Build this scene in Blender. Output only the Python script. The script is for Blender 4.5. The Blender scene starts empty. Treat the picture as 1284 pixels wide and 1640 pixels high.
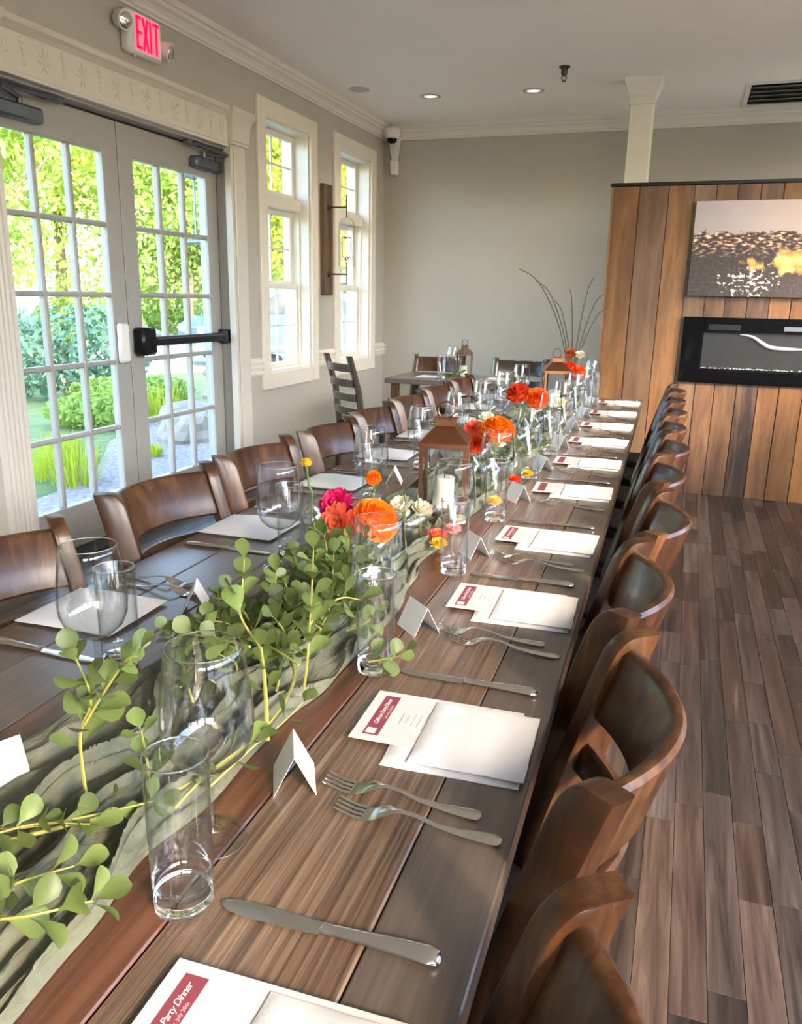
import bpy, bmesh, math, random
from mathutils import Vector, Matrix, noise

# ------------------------------------------------------------------ camera
sc = bpy.context.scene
C = sc.collection
PI = math.pi
random.seed(7)

CAM_R = Vector((0.94273631, 0.33302903, 0.01843688))
CAM_U = Vector((-0.10320049, 0.23868259, 0.9655984))
CAM_F = Vector((-0.31717174, 0.91220737, -0.25938351))
cam_d = bpy.data.cameras.new('camera')
cam = bpy.data.objects.new('camera', cam_d)
C.objects.link(cam)
cam.matrix_world = Matrix(((CAM_R.x, CAM_U.x, -CAM_F.x, 0), (CAM_R.y, CAM_U.y, -CAM_F.y, 0),
                           (CAM_R.z, CAM_U.z, -CAM_F.z, 1.30), (0, 0, 0, 1)))
cam_d.sensor_fit = 'HORIZONTAL'
cam_d.sensor_width = 36.0
cam_d.lens = 36.0 * 1278.37 / 1284
cam_d.clip_start = 0.02
cam_d.clip_end = 300
sc.camera = cam

# ------------------------------------------------------------------ world, sun, exposure
SUN_DIR = Vector((0.80, -0.60, 0.48)).normalized()      # towards the sun: on the aisle side, a little behind the camera
world = bpy.data.worlds.new('sky')
sc.world = world
world.use_nodes = True
wn = world.node_tree
wn.nodes.clear()
w_out = wn.nodes.new('ShaderNodeOutputWorld')
w_bg = wn.nodes.new('ShaderNodeBackground')
w_sky = wn.nodes.new('ShaderNodeTexSky')
w_sky.sky_type = 'NISHITA'
w_sky.sun_disc = False
w_sky.sun_elevation = math.radians(30)
w_sky.sun_rotation = math.atan2(SUN_DIR.x, SUN_DIR.y)
w_sky.air_density = 1.0
w_sky.dust_density = 1.3
w_sky.ozone_density = 1.0
w_bg.inputs[1].default_value = 0.85
wn.links.new(w_sky.outputs[0], w_bg.inputs[0])
wn.links.new(w_bg.outputs[0], w_out.inputs[0])

sun_d = bpy.data.lights.new('sun', 'SUN')
sun_d.energy = 2.9
sun_d.color = (1.0, 0.80, 0.56)
sun_d.angle = math.radians(9)
sun = bpy.data.objects.new('sun', sun_d)
C.objects.link(sun)
sun.rotation_euler = SUN_DIR.to_track_quat('Z', 'Y').to_euler()
sun.location = (6, -14, 6)

vs = sc.view_settings
sc.display_settings.display_device = 'sRGB'
vs.view_transform = 'Standard'
vs.look = 'None'
vs.exposure = 1.85
vs.gamma = 1.0
vs.use_curve_mapping = False
sc.cycles.transparent_max_bounces = 40
sc.cycles.max_bounces = 14
sc.cycles.glossy_bounces = 6
sc.cycles.transmission_bounces = 14
sc.cycles.diffuse_bounces = 6

# ------------------------------------------------------------------ materials
def new_mat(name):
    m = bpy.data.materials.new(name)
    m.use_nodes = True
    nt = m.node_tree
    b = nt.nodes['Principled BSDF']
    return m, nt, b

def set_in(b, **kw):
    for k, v in kw.items():
        k = k.replace('_', ' ')
        if k in b.inputs:
            b.inputs[k].default_value = v

def rgba(c):
    return (c[0], c[1], c[2], 1.0)

def simple(name, col, rough=0.5, metal=0.0, noise_amt=0.0, noise_scale=20, bump=0.0, bump_scale=60, coat=0.0, spec=0.5, rnd=0.0, sheen=0.0):
    """plain procedural surface: base colour with noise mottling, optional per-object variation and fine bump"""
    m, nt, b = new_mat(name)
    set_in(b, Base_Color=rgba(col), Roughness=rough, Metallic=metal, Coat_Weight=coat, Specular_IOR_Level=spec, Sheen_Weight=sheen)
    tc = nt.nodes.new('ShaderNodeTexCoord')
    n = nt.nodes.new('ShaderNodeTexNoise')
    n.inputs['Scale'].default_value = noise_scale
    n.inputs['Detail'].default_value = 5
    nt.links.new(tc.outputs['Object'], n.inputs['Vector'])
    mix = nt.nodes.new('ShaderNodeMix')
    mix.data_type = 'RGBA'
    lo = [max(0, c * (1 - noise_amt)) for c in col]
    hi = [min(1, c * (1 + noise_amt)) for c in col]
    mix.inputs['A'].default_value = rgba(lo)
    mix.inputs['B'].default_value = rgba(hi)
    nt.links.new(n.outputs['Fac'], mix.inputs['Factor'])
    out = mix.outputs['Result']
    if rnd:
        oi = nt.nodes.new('ShaderNodeObjectInfo')
        mr = nt.nodes.new('ShaderNodeMapRange')
        mr.inputs['To Min'].default_value = 1 - rnd
        mr.inputs['To Max'].default_value = 1 + rnd
        nt.links.new(oi.outputs['Random'], mr.inputs['Value'])
        hs = nt.nodes.new('ShaderNodeHueSaturation')
        nt.links.new(mr.outputs['Result'], hs.inputs['Value'])
        nt.links.new(out, hs.inputs['Color'])
        out = hs.outputs['Color']
    nt.links.new(out, b.inputs['Base Color'])
    if bump:
        n2 = nt.nodes.new('ShaderNodeTexNoise')
        n2.inputs['Scale'].default_value = bump_scale
        n2.inputs['Detail'].default_value = 4
        nt.links.new(tc.outputs['Object'], n2.inputs['Vector'])
        bp = nt.nodes.new('ShaderNodeBump')
        bp.inputs['Strength'].default_value = bump
        bp.inputs['Distance'].default_value = 0.01
        nt.links.new(n2.outputs['Fac'], bp.inputs['Height'])
        nt.links.new(bp.outputs['Normal'], b.inputs['Normal'])
    return m

def wood(name, ramp, axis='Y', rough=0.45, grain=40, stretch=0.04, bump=0.15, coat=0.0, rnd=0.0, coord='Object', patch=0.35, spec=0.5, coat_rough=0.15, rnd_hue=0.0, contrast=1.7):
    """wood: noise stretched along one axis through a colour ramp; board-to-board variation by object"""
    m, nt, b = new_mat(name)
    set_in(b, Roughness=rough, Coat_Weight=coat, Coat_Roughness=coat_rough, Specular_IOR_Level=spec)
    tc = nt.nodes.new('ShaderNodeTexCoord')
    mp = nt.nodes.new('ShaderNodeMapping')
    s = [grain, grain, grain]
    s['XYZ'.index(axis)] = grain * stretch
    mp.inputs['Scale'].default_value = s
    oi = nt.nodes.new('ShaderNodeObjectInfo')
    nt.links.new(tc.outputs[coord], mp.inputs['Vector'])
    if rnd:
        sc_ = nt.nodes.new('ShaderNodeMath'); sc_.operation = 'MULTIPLY'; sc_.inputs[1].default_value = 53.0
        nt.links.new(oi.outputs['Random'], sc_.inputs[0])
        cx = nt.nodes.new('ShaderNodeCombineXYZ')
        for k in range(3):
            nt.links.new(sc_.outputs[0], cx.inputs[k])
        nt.links.new(cx.outputs[0], mp.inputs['Location'])
    n1 = nt.nodes.new('ShaderNodeTexNoise')
    n1.inputs['Scale'].default_value = 1.0; n1.inputs['Detail'].default_value = 6; n1.inputs['Roughness'].default_value = 0.65
    n1.inputs['Distortion'].default_value = 0.6
    nt.links.new(mp.outputs[0], n1.inputs['Vector'])
    n2 = nt.nodes.new('ShaderNodeTexNoise')
    n2.inputs['Scale'].default_value = 0.12; n2.inputs['Detail'].default_value = 3
    nt.links.new(mp.outputs[0], n2.inputs['Vector'])
    mx = nt.nodes.new('ShaderNodeMix')
    mx.inputs['Factor'].default_value = patch
    nt.links.new(n1.outputs['Fac'], mx.inputs['A']); nt.links.new(n2.outputs['Fac'], mx.inputs['B'])
    ctr = nt.nodes.new('ShaderNodeMapRange'); ctr.inputs['From Min'].default_value = 0.5 - 0.5 / contrast; ctr.inputs['From Max'].default_value = 0.5 + 0.5 / contrast
    nt.links.new(mx.outputs['Result'], ctr.inputs['Value'])
    cr = nt.nodes.new('ShaderNodeValToRGB')
    els = cr.color_ramp.elements
    while len(els) < len(ramp):
        els.new(0.5)
    for e, (p, c) in zip(els, ramp):
        e.position = p; e.color = rgba(c)
    nt.links.new(ctr.outputs['Result'], cr.inputs['Fac'])
    out = cr.outputs['Color']
    if rnd:
        mr = nt.nodes.new('ShaderNodeMapRange')
        mr.inputs['To Min'].default_value = 1 - rnd; mr.inputs['To Max'].default_value = 1 + rnd
        nt.links.new(oi.outputs['Random'], mr.inputs['Value'])
        hs = nt.nodes.new('ShaderNodeHueSaturation')
        nt.links.new(mr.outputs['Result'], hs.inputs['Value'])
        if rnd_hue:
            m3 = nt.nodes.new('ShaderNodeMath'); m3.operation = 'MULTIPLY'; m3.inputs[1].default_value = 7.31
            fr = nt.nodes.new('ShaderNodeMath'); fr.operation = 'FRACT'
            mr2 = nt.nodes.new('ShaderNodeMapRange')
            mr2.inputs['To Min'].default_value = 1 - rnd_hue; mr2.inputs['To Max'].default_value = 1 + rnd_hue
            nt.links.new(oi.outputs['Random'], m3.inputs[0]); nt.links.new(m3.outputs[0], fr.inputs[0])
            nt.links.new(fr.outputs[0], mr2.inputs['Value']); nt.links.new(mr2.outputs['Result'], hs.inputs['Saturation'])
        nt.links.new(out, hs.inputs['Color'])
        out = hs.outputs['Color']
    nt.links.new(out, b.inputs['Base Color'])
    if bump:
        bp = nt.nodes.new('ShaderNodeBump')
        bp.inputs['Strength'].default_value = bump; bp.inputs['Distance'].default_value = 0.004
        nt.links.new(n1.outputs['Fac'], bp.inputs['Height'])
        nt.links.new(bp.outputs['Normal'], b.inputs['Normal'])
    return m

def glass_thin(name, tint=(0.97, 0.99, 0.98), edge=(0.55, 0.62, 0.62), ior=1.5, rough=0.0, edge_pow=0.35):
    """thin clear glass wall: mostly transparent, Fresnel mirror reflections, slightly darker towards grazing rims"""
    m = bpy.data.materials.new(name); m.use_nodes = True
    nt = m.node_tree; nt.nodes.clear()
    o = nt.nodes.new('ShaderNodeOutputMaterial')
    tr = nt.nodes.new('ShaderNodeBsdfTransparent'); gl = nt.nodes.new('ShaderNodeBsdfGlossy')
    gl.inputs['Roughness'].default_value = rough
    lf = nt.nodes.new('ShaderNodeLayerWeight'); lf.inputs['Blend'].default_value = 0.5
    pw_ = nt.nodes.new('ShaderNodeMath'); pw_.operation = 'POWER'; pw_.inputs[1].default_value = 4.0
    nt.links.new(lf.outputs['Facing'], pw_.inputs[0])
    f0 = ((ior - 1) / (ior + 1)) ** 2
    fr = nt.nodes.new('ShaderNodeMapRange'); fr.inputs['To Min'].default_value = f0; fr.inputs['To Max'].default_value = 0.92
    nt.links.new(pw_.outputs[0], fr.inputs['Value'])
    lw = nt.nodes.new('ShaderNodeLayerWeight'); lw.inputs['Blend'].default_value = edge_pow
    mc = nt.nodes.new('ShaderNodeMix'); mc.data_type = 'RGBA'
    mc.inputs['A'].default_value = rgba(tint); mc.inputs['B'].default_value = rgba(edge)
    nt.links.new(lw.outputs['Facing'], mc.inputs['Factor'])
    nt.links.new(mc.outputs['Result'], tr.inputs['Color'])
    mx = nt.nodes.new('ShaderNodeMixShader')
    nt.links.new(fr.outputs[0], mx.inputs[0]); nt.links.new(tr.outputs[0], mx.inputs[1]); nt.links.new(gl.outputs[0], mx.inputs[2])
    nt.links.new(mx.outputs[0], o.inputs[0])
    return m

def translucent(name, col, trans, rough=0.5, amt=0.4, noise_amt=0.2, noise_scale=30, rnd=0.15):
    m, nt, b = new_mat(name)
    o = nt.nodes['Material Output']
    set_in(b, Roughness=rough, Specular_IOR_Level=0.35)
    tc = nt.nodes.new('ShaderNodeTexCoord')
    n = nt.nodes.new('ShaderNodeTexNoise'); n.inputs['Scale'].default_value = noise_scale; n.inputs['Detail'].default_value = 3
    nt.links.new(tc.outputs['Object'], n.inputs['Vector'])
    mix = nt.nodes.new('ShaderNodeMix'); mix.data_type = 'RGBA'
    mix.inputs['A'].default_value = rgba([c * (1 - noise_amt) for c in col]); mix.inputs['B'].default_value = rgba([min(1, c * (1 + noise_amt)) for c in col])
    nt.links.new(n.outputs['Fac'], mix.inputs['Factor'])
    out = mix.outputs['Result']
    if rnd:
        oi = nt.nodes.new('ShaderNodeObjectInfo')
        mr = nt.nodes.new('ShaderNodeMapRange'); mr.inputs['To Min'].default_value = 1 - rnd; mr.inputs['To Max'].default_value = 1 + rnd
        nt.links.new(oi.outputs['Random'], mr.inputs['Value'])
        hs = nt.nodes.new('ShaderNodeHueSaturation')
        nt.links.new(mr.outputs['Result'], hs.inputs['Value']); nt.links.new(out, hs.inputs['Color'])
        out = hs.outputs['Color']
    nt.links.new(out, b.inputs['Base Color'])
    t = nt.nodes.new('ShaderNodeBsdfTranslucent'); t.inputs['Color'].default_value = rgba(trans)
    mx = nt.nodes.new('ShaderNodeMixShader'); mx.inputs[0].default_value = amt
    nt.links.new(b.outputs[0], mx.inputs[1]); nt.links.new(t.outputs[0], mx.inputs[2])
    nt.links.new(mx.outputs[0], o.inputs['Surface'])
    return m

def emitter(name, col, strength):
    m, nt, b = new_mat(name)
    set_in(b, Base_Color=rgba(col), Emission_Color=rgba(col), Emission_Strength=strength, Roughness=0.4)
    return m

M = {}
M['wall'] = simple('greige_wall_paint', (0.43, 0.408, 0.358), 0.75, noise_amt=0.03, noise_scale=3, bump=0.03, bump_scale=250)
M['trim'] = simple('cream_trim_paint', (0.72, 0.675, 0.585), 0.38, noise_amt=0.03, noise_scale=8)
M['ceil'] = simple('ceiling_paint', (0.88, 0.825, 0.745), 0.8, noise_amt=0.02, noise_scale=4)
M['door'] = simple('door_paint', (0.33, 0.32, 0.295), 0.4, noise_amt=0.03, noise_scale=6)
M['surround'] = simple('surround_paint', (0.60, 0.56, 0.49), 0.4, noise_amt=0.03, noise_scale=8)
M['white_plastic'] = simple('white_plastic', (0.75, 0.74, 0.70), 0.4, noise_amt=0.02)
M['black_metal'] = simple('black_metal', (0.015, 0.016, 0.018), 0.35, 0.6, noise_amt=0.2)
M['dark_bar'] = simple('dark_bar_metal', (0.03, 0.035, 0.045), 0.3, 0.7, noise_amt=0.1)
M['grey_metal'] = simple('grey_cast_metal', (0.16, 0.18, 0.21), 0.4, 0.8, noise_amt=0.1)
M['seal'] = simple('dark_rubber_seal', (0.02, 0.02, 0.02), 0.7)
M['window_glass'] = glass_thin('window_glass', (0.97, 0.985, 0.98), (0.85, 0.9, 0.9), 1.3)
M['chair_wood'] = wood('stained_chair_wood', [(0.12, (0.014, 0.0045, 0.0018)), (0.5, (0.052, 0.0195, 0.0065)), (0.9, (0.135, 0.060, 0.021))], 'Z', 0.36, 30, 0.06, 0.05, coat=0.16, coat_rough=0.14, rnd=0.08, spec=0.32, contrast=2.2)
M['vinyl'] = simple('black_vinyl', (0.004, 0.0037, 0.0036), 0.65, noise_amt=0.2, bump=0.05, bump_scale=300, spec=0.06)
M['dark_chair'] = wood('dark_chair_wood', [(0.3, (0.012, 0.008, 0.006)), (0.7, (0.04, 0.025, 0.017))], 'Z', 0.3, 30, 0.06, 0.03, coat=0.4)
M['clear_glass'] = glass_thin('drinking_glass', (0.992, 0.995, 0.995), (0.80, 0.85, 0.86), 1.65, edge_pow=0.2)
mg, ntg, bg = new_mat('thick_glass'); set_in(bg, Base_Color=(0.97, 0.99, 0.98, 1), Roughness=0.0, Transmission_Weight=1.0, IOR=1.4); M['thick_glass'] = mg
M['steel'] = simple('polished_cutlery_steel', (0.72, 0.70, 0.66), 0.2, 1.0, noise_amt=0.04, noise_scale=60)
M['linen'] = simple('white_napkin_linen', (0.53, 0.522, 0.515), 0.85, noise_amt=0.03, noise_scale=40, bump=0.12, bump_scale=400, sheen=0.2)
M['paper'] = simple('cream_menu_paper', (0.53, 0.485, 0.455), 0.7, noise_amt=0.03, noise_scale=10)
M['card'] = simple('white_place_card', (0.72, 0.715, 0.70), 0.6, noise_amt=0.02)
M['maroon'] = simple('maroon_print', (0.20, 0.035, 0.05), 0.6, noise_amt=0.08)
M['pale_print'] = simple('pale_pink_print', (0.72, 0.50, 0.48), 0.6)
M['grey_print'] = simple('grey_text_print', (0.30, 0.24, 0.24), 0.6)
M['tan_print'] = simple('tan_seal_print', (0.70, 0.60, 0.50), 0.7)
M['copper'] = simple('brushed_copper', (0.33, 0.145, 0.075), 0.33, 1.0, noise_amt=0.15, noise_scale=30)
M['candle'] = simple('ivory_wax', (0.80, 0.76, 0.62), 0.5)
M['ink'] = simple('black_wick', (0.01, 0.01, 0.01), 0.8)

# ------------------------------------------------------------------ mesh helpers
class MB:
    def __init__(self):
        self.v = []; self.f = []
    def add(self, vs, fs):
        o = len(self.v)
        self.v += [tuple(p) for p in vs]
        self.f += [tuple(i + o for i in q) for q in fs]
        return self
    def box(self, x0, x1, y0, y1, z0, z1, b=0.0, mat=None):
        if b <= 0:
            vs = [(x0, y0, z0), (x1, y0, z0), (x1, y1, z0), (x0, y1, z0), (x0, y0, z1), (x1, y0, z1), (x1, y1, z1), (x0, y1, z1)]
            fs = [(0, 3, 2, 1), (4, 5, 6, 7), (0, 1, 5, 4), (1, 2, 6, 5), (2, 3, 7, 6), (3, 0, 4, 7)]
        else:
            b = min(b, 0.49 * min(abs(x1 - x0), abs(y1 - y0), abs(z1 - z0)))
            X = (x0, x1); Y = (y0, y1); Z = (z0, z1)
            idx = {}; vs = []
            for i in (0, 1):
                for j in (0, 1):
                    for k in (0, 1):
                        sx = b if i == 0 else -b; sy = b if j == 0 else -b; sz = b if k == 0 else -b
                        for a, p in enumerate(((X[i], Y[j] + sy, Z[k] + sz), (X[i] + sx, Y[j], Z[k] + sz), (X[i] + sx, Y[j] + sy, Z[k]))):
                            idx[i, j, k, a] = len(vs); vs.append(p)
            g = lambda i, j, k, a: idx[i, j, k, a]
            fs = []
            for i in (0, 1):
                q = [g(i, 0, 0, 0), g(i, 1, 0, 0), g(i, 1, 1, 0), g(i, 0, 1, 0)]; fs.append(q if i else q[::-1])
                q = [g(0, i, 0, 1), g(0, i, 1, 1), g(1, i, 1, 1), g(1, i, 0, 1)]; fs.append(q if i else q[::-1])
                q = [g(0, 0, i, 2), g(1, 0, i, 2), g(1, 1, i, 2), g(0, 1, i, 2)]; fs.append(q if i else q[::-1])
            for p in (0, 1):
                for q in (0, 1):
                    e = [g(0, p, q, 1), g(1, p, q, 1), g(1, p, q, 2), g(0, p, q, 2)]; fs.append(e if (p == q) else e[::-1])
                    e = [g(p, 0, q, 0), g(p, 1, q, 0), g(p, 1, q, 2), g(p, 0, q, 2)]; fs.append(e[::-1] if (p == q) else e)
                    e = [g(p, q, 0, 0), g(p, q, 1, 0), g(p, q, 1, 1), g(p, q, 0, 1)]; fs.append(e if (p == q) else e[::-1])
            for i in (0, 1):
                for j in (0, 1):
                    for k in (0, 1):
                        t = [g(i, j, k, 0), g(i, j, k, 1), g(i, j, k, 2)]
                        fs.append(t if (i + j + k) % 2 else t[::-1])
        if mat is not None:
            vs = [mat @ Vector(p) for p in vs]
        return self.add(vs, fs)
    def lathe(self, prof, n=24, c=(0, 0, 0), close=False):
        vs = []; fs = []
        k = len(prof)
        for r, z in prof:
            for i in range(n):
                a = 2 * PI * i / n
                vs.append((c[0] + r * math.cos(a), c[1] + r * math.sin(a), c[2] + z))
        rng = range(k) if close else range(k - 1)
        for j in rng:
            for i in range(n):
                a = j * n + i; b = j * n + (i + 1) % n
                c2 = ((j + 1) % k) * n + (i + 1) % n; d = ((j + 1) % k) * n + i
                fs.append((a, b, c2, d))
        return self.add(vs, fs)
    def tube(self, pts, r, n=8, cap=True):
        pts = [Vector(p) for p in pts]
        rs = r if isinstance(r, (list, tuple)) else [r] * len(pts)
        vs = []; fs = []
        ref = Vector((0, 0, 1))
        t0 = (pts[1] - pts[0]).normalized()
        if abs(t0.dot(ref)) > 0.9: ref = Vector((1, 0, 0))
        nx = t0.cross(ref).normalized()
        for i, p in enumerate(pts):
            t = (pts[min(i + 1, len(pts) - 1)] - pts[max(i - 1, 0)]).normalized()
            nx = (nx - t * nx.dot(t)).normalized()
            ny = t.cross(nx)
            for j in range(n):
                a = 2 * PI * j / n
                vs.append(p + nx * (rs[i] * math.cos(a)) + ny * (rs[i] * math.sin(a)))
        for i in range(len(pts) - 1):
            for j in range(n):
                fs.append((i * n + j, i * n + (j + 1) % n, (i + 1) * n + (j + 1) % n, (i + 1) * n + j))
        if cap:
            fs.append(tuple(range(n))[::-1]); fs.append(tuple((len(pts) - 1) * n + j for j in range(n)))
        return self.add(vs, fs)
    def loft(self, rings, cap=True):
        n = len(rings[0]); vs = [p for r in rings for p in r]; fs = []
        for i in range(len(rings) - 1):
            for j in range(n):
                fs.append((i * n + j, i * n + (j + 1) % n, (i + 1) * n + (j + 1) % n, (i + 1) * n + j))
        if cap:
            fs.append(tuple(range(n))[::-1]); fs.append(tuple((len(rings) - 1) * n + j for j in range(n)))
        return self.add(vs, fs)
    def prism(self, poly, axis, a, b):
        """extrude a closed 2-D polygon along an axis between a and b"""
        def P(u, v, w):
            return {'x': (w, u, v), 'y': (u, w, v), 'z': (u, v, w)}[axis]
        return self.loft([[P(u, v, a) for u, v in poly], [P(u, v, b) for u, v in poly]])
    def mesh(self, name, smooth=None):
        me = bpy.data.meshes.new(name)
        me.from_pydata(self.v, [], self.f)
        bm = bmesh.new(); bm.from_mesh(me)
        bmesh.ops.recalc_face_normals(bm, faces=bm.faces)
        bm.to_mesh(me); bm.free()
        if smooth is not None:
            me.polygons.foreach_set('use_smooth', [True] * len(me.polygons))
            if smooth < 179:
                me.set_sharp_from_angle(angle=math.radians(smooth))
        me.update()
        return me

def obj(name, mb, mat, parent=None, smooth=None, kind=None, loc=None, rot=None, label=None):
    me = mb.mesh(name, smooth) if isinstance(mb, MB) else mb
    o = bpy.data.objects.new(name, me)
    if mat is not None and not me.materials:
        me.materials.append(M[mat] if isinstance(mat, str) else mat)
    C.objects.link(o)
    if parent is not None: o.parent = parent
    if loc is not None: o.location = loc
    if rot is not None: o.rotation_euler = rot
    if kind: o['kind'] = kind
    if label: o['label'] = label
    return o

def tag(o, label, cat, group=None, kind=None):
    o['label'] = label; o['category'] = cat
    if group: o['group'] = group
    if kind: o['kind'] = kind
    return o

def thing(name, label, cat, loc=(0, 0, 0), rotz=0.0, group=None, kind=None):
    o = bpy.data.objects.new(name, None)
    C.objects.link(o)
    o.empty_display_size = 0.05
    o.location = loc; o.rotation_euler = (0, 0, rotz)
    return tag(o, label, cat, group, kind)

def struct(name, mb, mat, label, cat, smooth=None):
    o = obj(name, mb, mat, None, smooth)
    return tag(o, label, cat, None, 'structure')

def sthing(name, label, cat):
    return thing(name, label, cat, kind='structure')

def dup(root, loc, rotz, label, name=None, group=None):
    r = root.copy(); C.objects.link(r); r.location = loc; r.rotation_euler = (0, 0, rotz); r['label'] = label
    if group: r['group'] = group
    for ch in list(root.children):
        c = ch.copy(); C.objects.link(c); c.parent = r
        for g in list(ch.children):
            d = g.copy(); C.objects.link(d); d.parent = c
    return r

ORD = ['first', 'second', 'third', 'fourth', 'fifth', 'sixth', 'seventh', 'eighth', 'ninth', 'tenth']
# ================================================================== THE ROOM
WX = -2.80        # inner face of the window wall
FY = 7.42         # inner face of the far wall
CZ = 2.79         # ceiling
DX = -2.88        # inner face of the door leaves
NY = -2.8         # wall behind the camera
RX = 2.4          # wall on the aisle side

# floor with single planks where they can be told apart
fl = struct('floor', MB().box(-3.0, 2.6, -3.0, 7.6, -0.12, -0.004), wood('floor_base', [(0.2, (0.035, 0.024, 0.019)), (0.8, (0.085, 0.06, 0.048))], 'Y', 0.45, 30, 0.05),
            'dark brown wood plank floor', 'floor')
M['floor_plank'] = wood('floor_plank', [(0.1, (0.016, 0.010, 0.008)), (0.45, (0.056, 0.038, 0.030)), (0.7, (0.098, 0.070, 0.056)), (0.97, (0.23, 0.18, 0.15))], 'Y', 0.34, 40, 0.045, 0.12, rnd=0.45, patch=0.35, rnd_hue=0.25, contrast=2.6)
plank_meshes = {}
def plank(x, y, w, l):
    key = (round(w, 3), round(l, 2))
    if key not in plank_meshes:
        plank_meshes[key] = MB().box(0, w - 0.0009, 0, l - 0.0009, -0.004, 0.0, 0.0008).mesh('plank')
    o = obj('plank', plank_meshes[key], 'floor_plank', fl)
    o.location = (x, y, 0)
rp = random.Random(3)
pw = 0.0715
npl = 0
col_i = 0
x = -0.12
while x < 1.30:
    y = 0.35 - rp.random() * 0.9
    while y < 5.85:
        l = rp.choice([0.3, 0.42, 0.55, 0.7, 0.9])
        e = min(y + l, 5.86)
        if e > 0.4 and e - y > 0.06:
            plank(x, y, pw, round(e - y, 2)); npl += 1
        y = e + 0.0
        if y >= 5.85: break
    x += pw
x = -2.78
while x < -1.0:
    y = 2.2 - rp.random() * 0.9
    while y < 7.4:
        l = rp.choice([0.8, 1.1, 1.4])
        e = min(y + l, 7.40)
        if npl < 300 and e - y > 0.06: plank(x, y, pw, round(e - y, 2)); npl += 1
        y = e
    x += pw

# ceiling
struct('ceiling', MB().box(-3.0, 2.6, -3.0, 7.6, CZ, CZ + 0.12), 'ceil', 'plain pale ceiling with recessed lights', 'ceiling')

# window wall (openings for the double door and two windows)
def wall_with_holes(name, label, plane, t0, t1, a0, a1, z0, z1, holes, mat='wall'):
    """plane 'x' or 'y': a wall between t0..t1 thick along a0..a1; holes (b0,b1,h0,h1[,h2,h3...]) hold stacked openings"""
    mb = MB()
    def bx(p0, p1, q0, q1):
        if p1 - p0 < 1e-4 or q1 - q0 < 1e-4: return
        if plane == 'x': mb.box(t0, t1, p0, p1, q0, q1)
        else: mb.box(p0, p1, t0, t1, q0, q1)
    cur = a0
    for h in sorted(holes):
        b0, b1 = h[0], h[1]
        bx(cur, b0, z0, z1)
        zc = z0
        for k in range(2, len(h), 2):
            bx(b0, b1, zc, h[k]); zc = h[k + 1]
        bx(b0, b1, zc, z1); cur = b1
    bx(cur, a1, z0, z1)
    return struct(name, mb, mat, label, 'wall')
DY0, DY1, DZ = 2.76, 4.67, 2.165
W1 = (5.12, 5.815); W2 = (6.345, 7.045); WZ0, WZ1 = 0.755, 2.445
wall_with_holes('wall_left', 'greige wall with white double door and two tall windows', 'x', WX - 0.22, WX, -3.0, 7.6, 0, CZ,
                [(DY0, DY1, 0, DZ), (W1[0], W1[1], WZ0, WZ1), (W2[0], W2[1], WZ0, WZ1)])
struct('wall_far', MB().box(-3.0, 2.6, FY, FY + 0.18, 0, CZ), 'wall', 'plain greige wall at the far end', 'wall')
wall_with_holes('wall_right', 'unseen aisle-side wall, its openings shaped to steer the light', 'x', RX, RX + 0.2, -3.0, 7.6, 0, CZ,
                [(-2.7, -1.2, 0.06, 0.85, 1.35, 2.66), (-1.1, 0.4, 0.06, 0.85, 1.35, 2.66), (0.5, 2.0, 0.06, 0.85, 1.65, 2.66), (2.1, 3.6, 0.06, 0.85, 1.65, 2.66), (3.7, 5.2, 0.06, 0.85, 1.65, 2.66), (6.0, 7.35, 0.1, 2.7)])  # invented openings: upper band aims sun at the chairs, lower one adds floor bounce
wall_with_holes('wall_near', 'unseen wall behind the viewer, its opening shaped for the light', 'y', NY - 0.2, NY, -3.0, 2.6, 0, CZ,
                [(0.6, 2.2, 1.5, 2.6)])  # invented opening, kept small and high to limit light on the door wall

# crown moulding: stepped profile swept along both walls
def crown_profile():
    return [(0, 0), (0.012, 0), (0.012, 0.012), (0.022, 0.018), (0.026, 0.034), (0.042, 0.052), (0.062, 0.062), (0.066, 0.078), (0.080, 0.084), (0.080, 0.115), (0, 0.115)]
tid = [0]
def trim(mb, label, cat='moulding', smooth=None, mat='trim'):
    tid[0] += 1
    return struct('trim_%d' % tid[0], mb, mat, label, cat, smooth)
cp = crown_profile(); Z0 = CZ - 0.115
trim(MB().prism([(WX + u, Z0 + v) for u, v in cp], 'y', -2.8, FY), 'stepped cream crown moulding above door and windows')
trim(MB().prism([(FY - u, Z0 + v) for u, v in cp], 'x', WX, RX), 'stepped cream crown moulding along the far wall')
# baseboards
def base_poly(s):
    return [(0, 0), (0.016, 0), (0.016, 0.085), (0.012, 0.098), (0.007, 0.103), (0.007, 0.112), (0, 0.115)]
bl = sthing('baseboard_left', 'cream baseboard below the windows', 'baseboard')
for a, b in ((4.81, FY), (-2.8, 2.62)):
    obj('board', MB().prism([(WX + u, v) for u, v in base_poly(0)], 'y', a, b), 'trim', bl)
struct('baseboard_far', MB().prism([(FY - u, v) for u, v in base_poly(0)], 'x', WX + 0.02, RX), 'trim', 'cream baseboard at the far wall', 'baseboard')
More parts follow.
